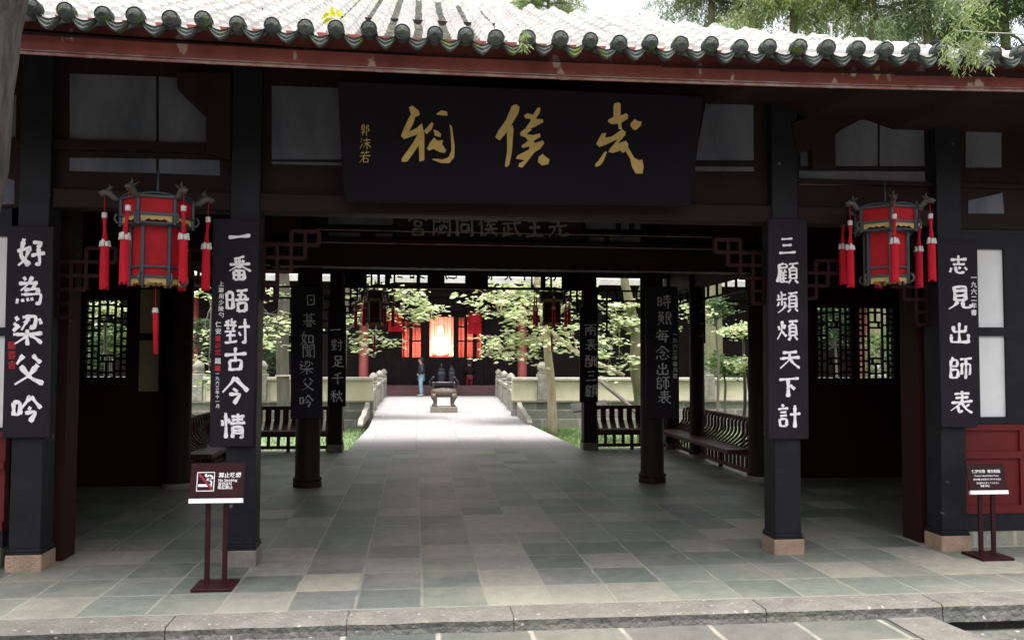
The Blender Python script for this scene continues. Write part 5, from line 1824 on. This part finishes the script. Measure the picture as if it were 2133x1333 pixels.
b = MB(); limb(b, [at(1248, 792, 20.0), at(1318, 850, 19.2), at(1350, 884, 18.8)], .05, .045, 8, .01)
tag(b.build('leaning_branch', 'bark'), 'bare dark leaning branch above the right rear bench', 'branch')
base = gp(592, 905, -.36); Y0 = base.y
tp = [at(590, 800, Y0), at(588, 700, Y0), at(592, 620, Y0), at(590, 540, Y0)]
bl = [blob(*q) for q in ((560, 655, 34, 12, Y0 - .4), (600, 680, 30, 12, Y0 - .6), (560, 695, 26, 10, Y0 - .6), (570, 715, 20, 8, Y0 - .6), (430, 612, 30, 12, Y0), (425, 690, 24, 6, Y0 - .3), (440, 735, 24, 8, Y0 - .3), (435, 780, 24, 12, Y0 - .4), (560, 610, 40, 12, Y0), (540, 545, 60, 14, Y0), (640, 540, 60, 14, Y0), (590, 470, 70, 20, Y0))]
T0 = garden_tree('garden_tree', 'stout grey trunk with a white band, framed beside the couplet board with the red seal', 'tree', base, tp, .19, .14, 'bark', bl, 'lime', .17, 5, 23,
            [([at(588, 690, Y0), at(540, 650, Y0 - .3), at(440, 640, Y0 - .3)], .05, .02)])
b = MB(); b.tube([at(590, 784, Y0), at(590, 781, Y0)], .215, 14)
b.build('white_band', 'white', T0)
base = gp(706, 900, -.36); Y3_ = base.y
tp = [at(712, 800, Y3_), at(716, 700, Y3_), at(722, 620, Y3_), at(730, 540, Y3_)]
bl = [blob(*q) for q in ((752, 622, 22, 18, Y3_), (790, 606, 46, 10, Y3_), (835, 612, 44, 16, Y3_ - .3), (868, 632, 32, 11, Y3_ - .3), (840, 648, 34, 12, Y3_ - .5), (758, 660, 24, 18, Y3_ - .3), (742, 698, 22, 14, Y3_), (780, 712, 34, 10, Y3_ - .3), (898, 662, 14, 6, Y3_ - .4), (880, 648, 20, 7, Y3_ - .4), (748, 730, 16, 10, Y3_), (745, 590, 30, 16, Y3_), (790, 540, 50, 12, Y3_ + .6), (730, 490, 60, 16, Y3_))]
garden_tree('garden_tree', 'lime leaved tree left of the causeway reaching its sprays toward the lit niche', 'tree', base, tp, .13, .06, 'bark', bl, 'lime', .165, 5.2, 24,
            [([at(718, 690, Y3_), at(790, 640, Y3_ - .2), at(905, 665, Y3_ - .4)], .04, .012), ([at(720, 640, Y3_), at(780, 610, Y3_ - .2), at(850, 606, Y3_ - .3)], .035, .015)])
# shrubs and small trees in the right and left gardens
sh = [
 ('garden_shrub', 'dense dark green shrub seen through the right gallery', 1505, 742, 46, 46, 24.4, 'green', 31),
 ('garden_shrub', 'lime leaved small tree with thin twigs behind the right rail bench', 1545, 690, 36, 22, 18.6, 'lime', 32),
 ('garden_shrub', 'bluish green upright shrub under the right key pattern valance', 1490, 650, 30, 40, 23.6, 'dgreen', 33),
 ('garden_shrub', 'low lime shrub with a crooked stem at the corner of the right bench', 1555, 755, 24, 12, 18.2, 'lime', 34),
 ('garden_shrub', 'green bush behind the right lattice window of the right wall', 1835, 730, 40, 50, 20, 'green', 35),
 ('garden_shrub', 'dark bush behind the left lattice window of the right wall', 1735, 680, 36, 60, 22, 'dgreen', 36),
 ('garden_shrub', 'fresh green bush behind the middle of the large left lattice window', 228, 705, 40, 40, 20, 'green', 37),
 ('garden_shrub', 'dark bush low behind the left edge of the large left lattice window', 170, 745, 60, 40, 22, 'dgreen', 38),
 ('garden_shrub', 'lime tinted bush high behind the large left lattice window', 215, 645, 50, 20, 18, 'lime', 39),
 ('garden_shrub', 'dark bush beyond the left gallery posts, near the garden wall', 420, 700, 40, 40, 27.5, 'dgreen', 40),
 ('garden_shrub', 'mid green bush beyond the garden wall, left of the grey trunk', 545, 720, 40, 50, 28.5, 'dgreen', 41),
]
for nm, lab, px, py, rx, ry, Y, lf_, sd_ in sh:
    c = at(px, py, Y)
    base = Vector((c.x, c.y, -.36))
    rnd = random.Random(sd_)
    t = thing(nm, lab, 'shrub', base, group='shrubs of the gardens')
    k = Y / F
    bl = [(c + Vector((rnd.uniform(-.6, .6) * rx * k, rnd.uniform(-.4, .4) * rx * k, rnd.uniform(-.6, .6) * ry * k)), rx * k * .55, rx * k * .55, ry * k * .4) for _ in range(7)]
    b = MB()
    limb(b, [base, Vector((c.x + .1, c.y, (c.z - .36) / 2)), c], .05, .025, 7, .02, rnd)
    twigs(b, [c - Vector((0, 0, ry * k * .8))], bl, .016, rnd, 2)
    b.build('stem', 'bark', t)
    crown(bl, .1, rnd, 9, .35).build('foliage', lf_, t)
# garden rocks
# conifers behind the roof with hanging sprays
def conifer(label, px, py_bot, Y, height, rad, leafm, seed, nsp, base_x=None, zlow=None, barkm='mossbark', droop=1.0):
    rnd = random.Random(seed)
    c = at(px, 0, Y)
    base = Vector((c.x, c.y, -.4))
    t = thing('conifer_tree', label, 'tree', base, group='tall conifers behind the roof')
    zl_ = at(px, py_bot, Y).z
    b = MB()
    limb(b, [base, Vector((c.x + .1, c.y, height * .5)), Vector((c.x, c.y, height))], .42, .08, 10, .04, rnd)
    lv = MB()
    nb = 26
    for k in range(nb):
        z = zl_ + (height - zl_) * (k / nb) ** 1.15 + rnd.uniform(0, .5)
        L = rad * (1 - .6 * (z - zl_) / (height - zl_)) * rnd.uniform(.65, 1.1)
        a = rnd.uniform(0, 6.283)
        d = Vector((math.cos(a), math.sin(a), 0))
        o = Vector((c.x, c.y, z + .5))
        e = o + d * L + Vector((0, 0, -.12 * L))
        limb(b, [o, o.lerp(e, .5) + Vector((0, 0, .25)), e], .07, .015, 6, .02, rnd)
        for q in range(int(nsp / nb)):
            s = rnd.uniform(.15, 1.05)
            p = o.lerp(e, s) + Vector((rnd.gauss(0, .32), rnd.gauss(0, .32), rnd.gauss(.05, .18)))
            ln = rnd.uniform(.35, .95)
            sway = Vector((rnd.gauss(0, .22), rnd.gauss(0, .22), -1)) * ln * droop + d * ln * .35
            m_ = 10
            for w in range(m_):
                pp = p + sway * (w / m_)
                for s2 in (-1, 1):
                    add_leaf(lv, pp + Vector((rnd.gauss(0, .05), rnd.gauss(0, .05), 0)), .17, rnd, .2, .9, .17)
    b.build('trunk', barkm, t)
    lv.build('crown', leafm, t)
conifer('tall dark conifer above the roof, leftmost of the group on the right', 1480, 42, 31, 17, 2.6, 'midconifer', 51, 1200)
conifer('tall yellow green conifer with long hanging sprays above the roof, left of the thin rod', 1650, 62, 29, 16.5, 2.6, 'conifer', 52, 1500)
conifer('tall conifer with a pale trunk above the sloping roof end', 1815, 70, 28, 17, 2.0, 'conifer', 53, 800)
conifer('tall mid green conifer above the sloping roof end, second from the right frame edge', 1930, 92, 27, 16, 2.3, 'midconifer', 54, 1000)
conifer('tall dark conifer above the roof at the right frame edge', 2090, 105, 27, 16, 2.6, 'green', 55, 1400)
conifer('distant pale conifer seen over the middle of the roof', 1142, 34, 56, 29, 3.2, 'conifer', 56, 1700)
# old tree at the front left and the sprigs that hang from its boughs
rnd = random.Random(61)
Yn = 4.9
tb = at(-190, 1000, Yn)
tb = Vector((tb.x - .1, Yn, -.2))
t = thing('old_tree', 'old rough grey trunk leaning in at the upper left corner', 'tree', tb)
b = MB()
A1, A0 = at(-82, 230, Yn), at(-48, -10, Yn)
limb(b, [tb, at(-150, 650, Yn), A1, A0, A0 + Vector((.6, -.3, 1.6)), A0 + Vector((1.8, -.8, 3.2))], .30, .17, 14, .015, rnd)
limb(b, [A0 + Vector((.6, -.3, 1.6)), Vector((1.2, 4.4, 5.4)), Vector((4.2, 4.3, 5.5)), Vector((6.6, 4.6, 5.0))], .12, .03, 8, .02, rnd)
b.build('trunk', 'oldbark', t)
lv = MB()
def sprig(px, py0, py1, spread, Y, n, leafm=None):
    a = at(px, py0, Y); e = at(px, py1, Y)
    for k in range(n):
        q = rnd.random()
        p = a.lerp(e, q * .8) + Vector((rnd.gauss(0, spread) * (.5 + q * .8), rnd.gauss(0, spread), 0))
        ln = (a - e).length * rnd.uniform(.15, .32)
        dx = Vector((rnd.gauss(0, .35), rnd.gauss(0, .35), -1)) * ln
        for w in range(7):
            add_leaf(lv, p + dx * (w / 7) + Vector((rnd.gauss(0, .006), rnd.gauss(0, .006), 0)), .042, rnd, .2, .8, .16)
sprig(1985, 60, 150, .035, 5.3, 34)
sprig(2035, 66, 155, .04, 5.3, 44)
sprig(2020, -30, 110, .08, 5.3, 60)
sprig(1092, 62, 104, .012, 5.3, 14)
lv.build('hanging_sprigs', 'conifer', t)
lv = MB()
for q in range(7):
    p = at(694 + rnd.uniform(-12, 14), 24 + rnd.uniform(-14, 16), 5.2)
    add_leaf(lv, p, .075, rnd, .1, .3, .5)
lv.build('yellow_leaflets', 'yellow', t)
# thin rod on the roof and a wire
b = MB(); x = xat(1731, YR, 40); b.tube([(x, YR, roofz(x, YR) - .05), (x, YR, roofz(x, YR) + 2.5)], .022, 6)
tag(b.build('lightning_rod', 'steel'), 'thin upright rod on the ridge of the tiled roof', 'rod')
b = MB(); b.tube([at(1990, 64, 9), at(2060, 69, 9), at(2400, 82, 9)], .008, 5)
tag(b.build('overhead_wire', 'coping'), 'thin pale wire crossing above the roof end at the right frame edge', 'wire')

# the grove across the forecourt: added to shut out the low sky
rnd = random.Random(77)
b = MB()
for k in range(5200):
    x = rnd.uniform(-26, 28)
    y = rnd.uniform(-11.5, -8.5) - abs(x) * .06
    z = rnd.uniform(-.1, 1) ** 1 * 6.2 + rnd.uniform(-.3, .3)
    z *= 1 + .22 * noise.noise((x * .35, 3.1, 0))
    add_leaf(b, Vector((x, y, max(-.08, z))), .62, rnd, .1, .3, .7)
tag(b.build('unseen_grove', 'dgreen'), 'dark green grove added to shut out the low sky', 'unseen_grove', kind='stuff')
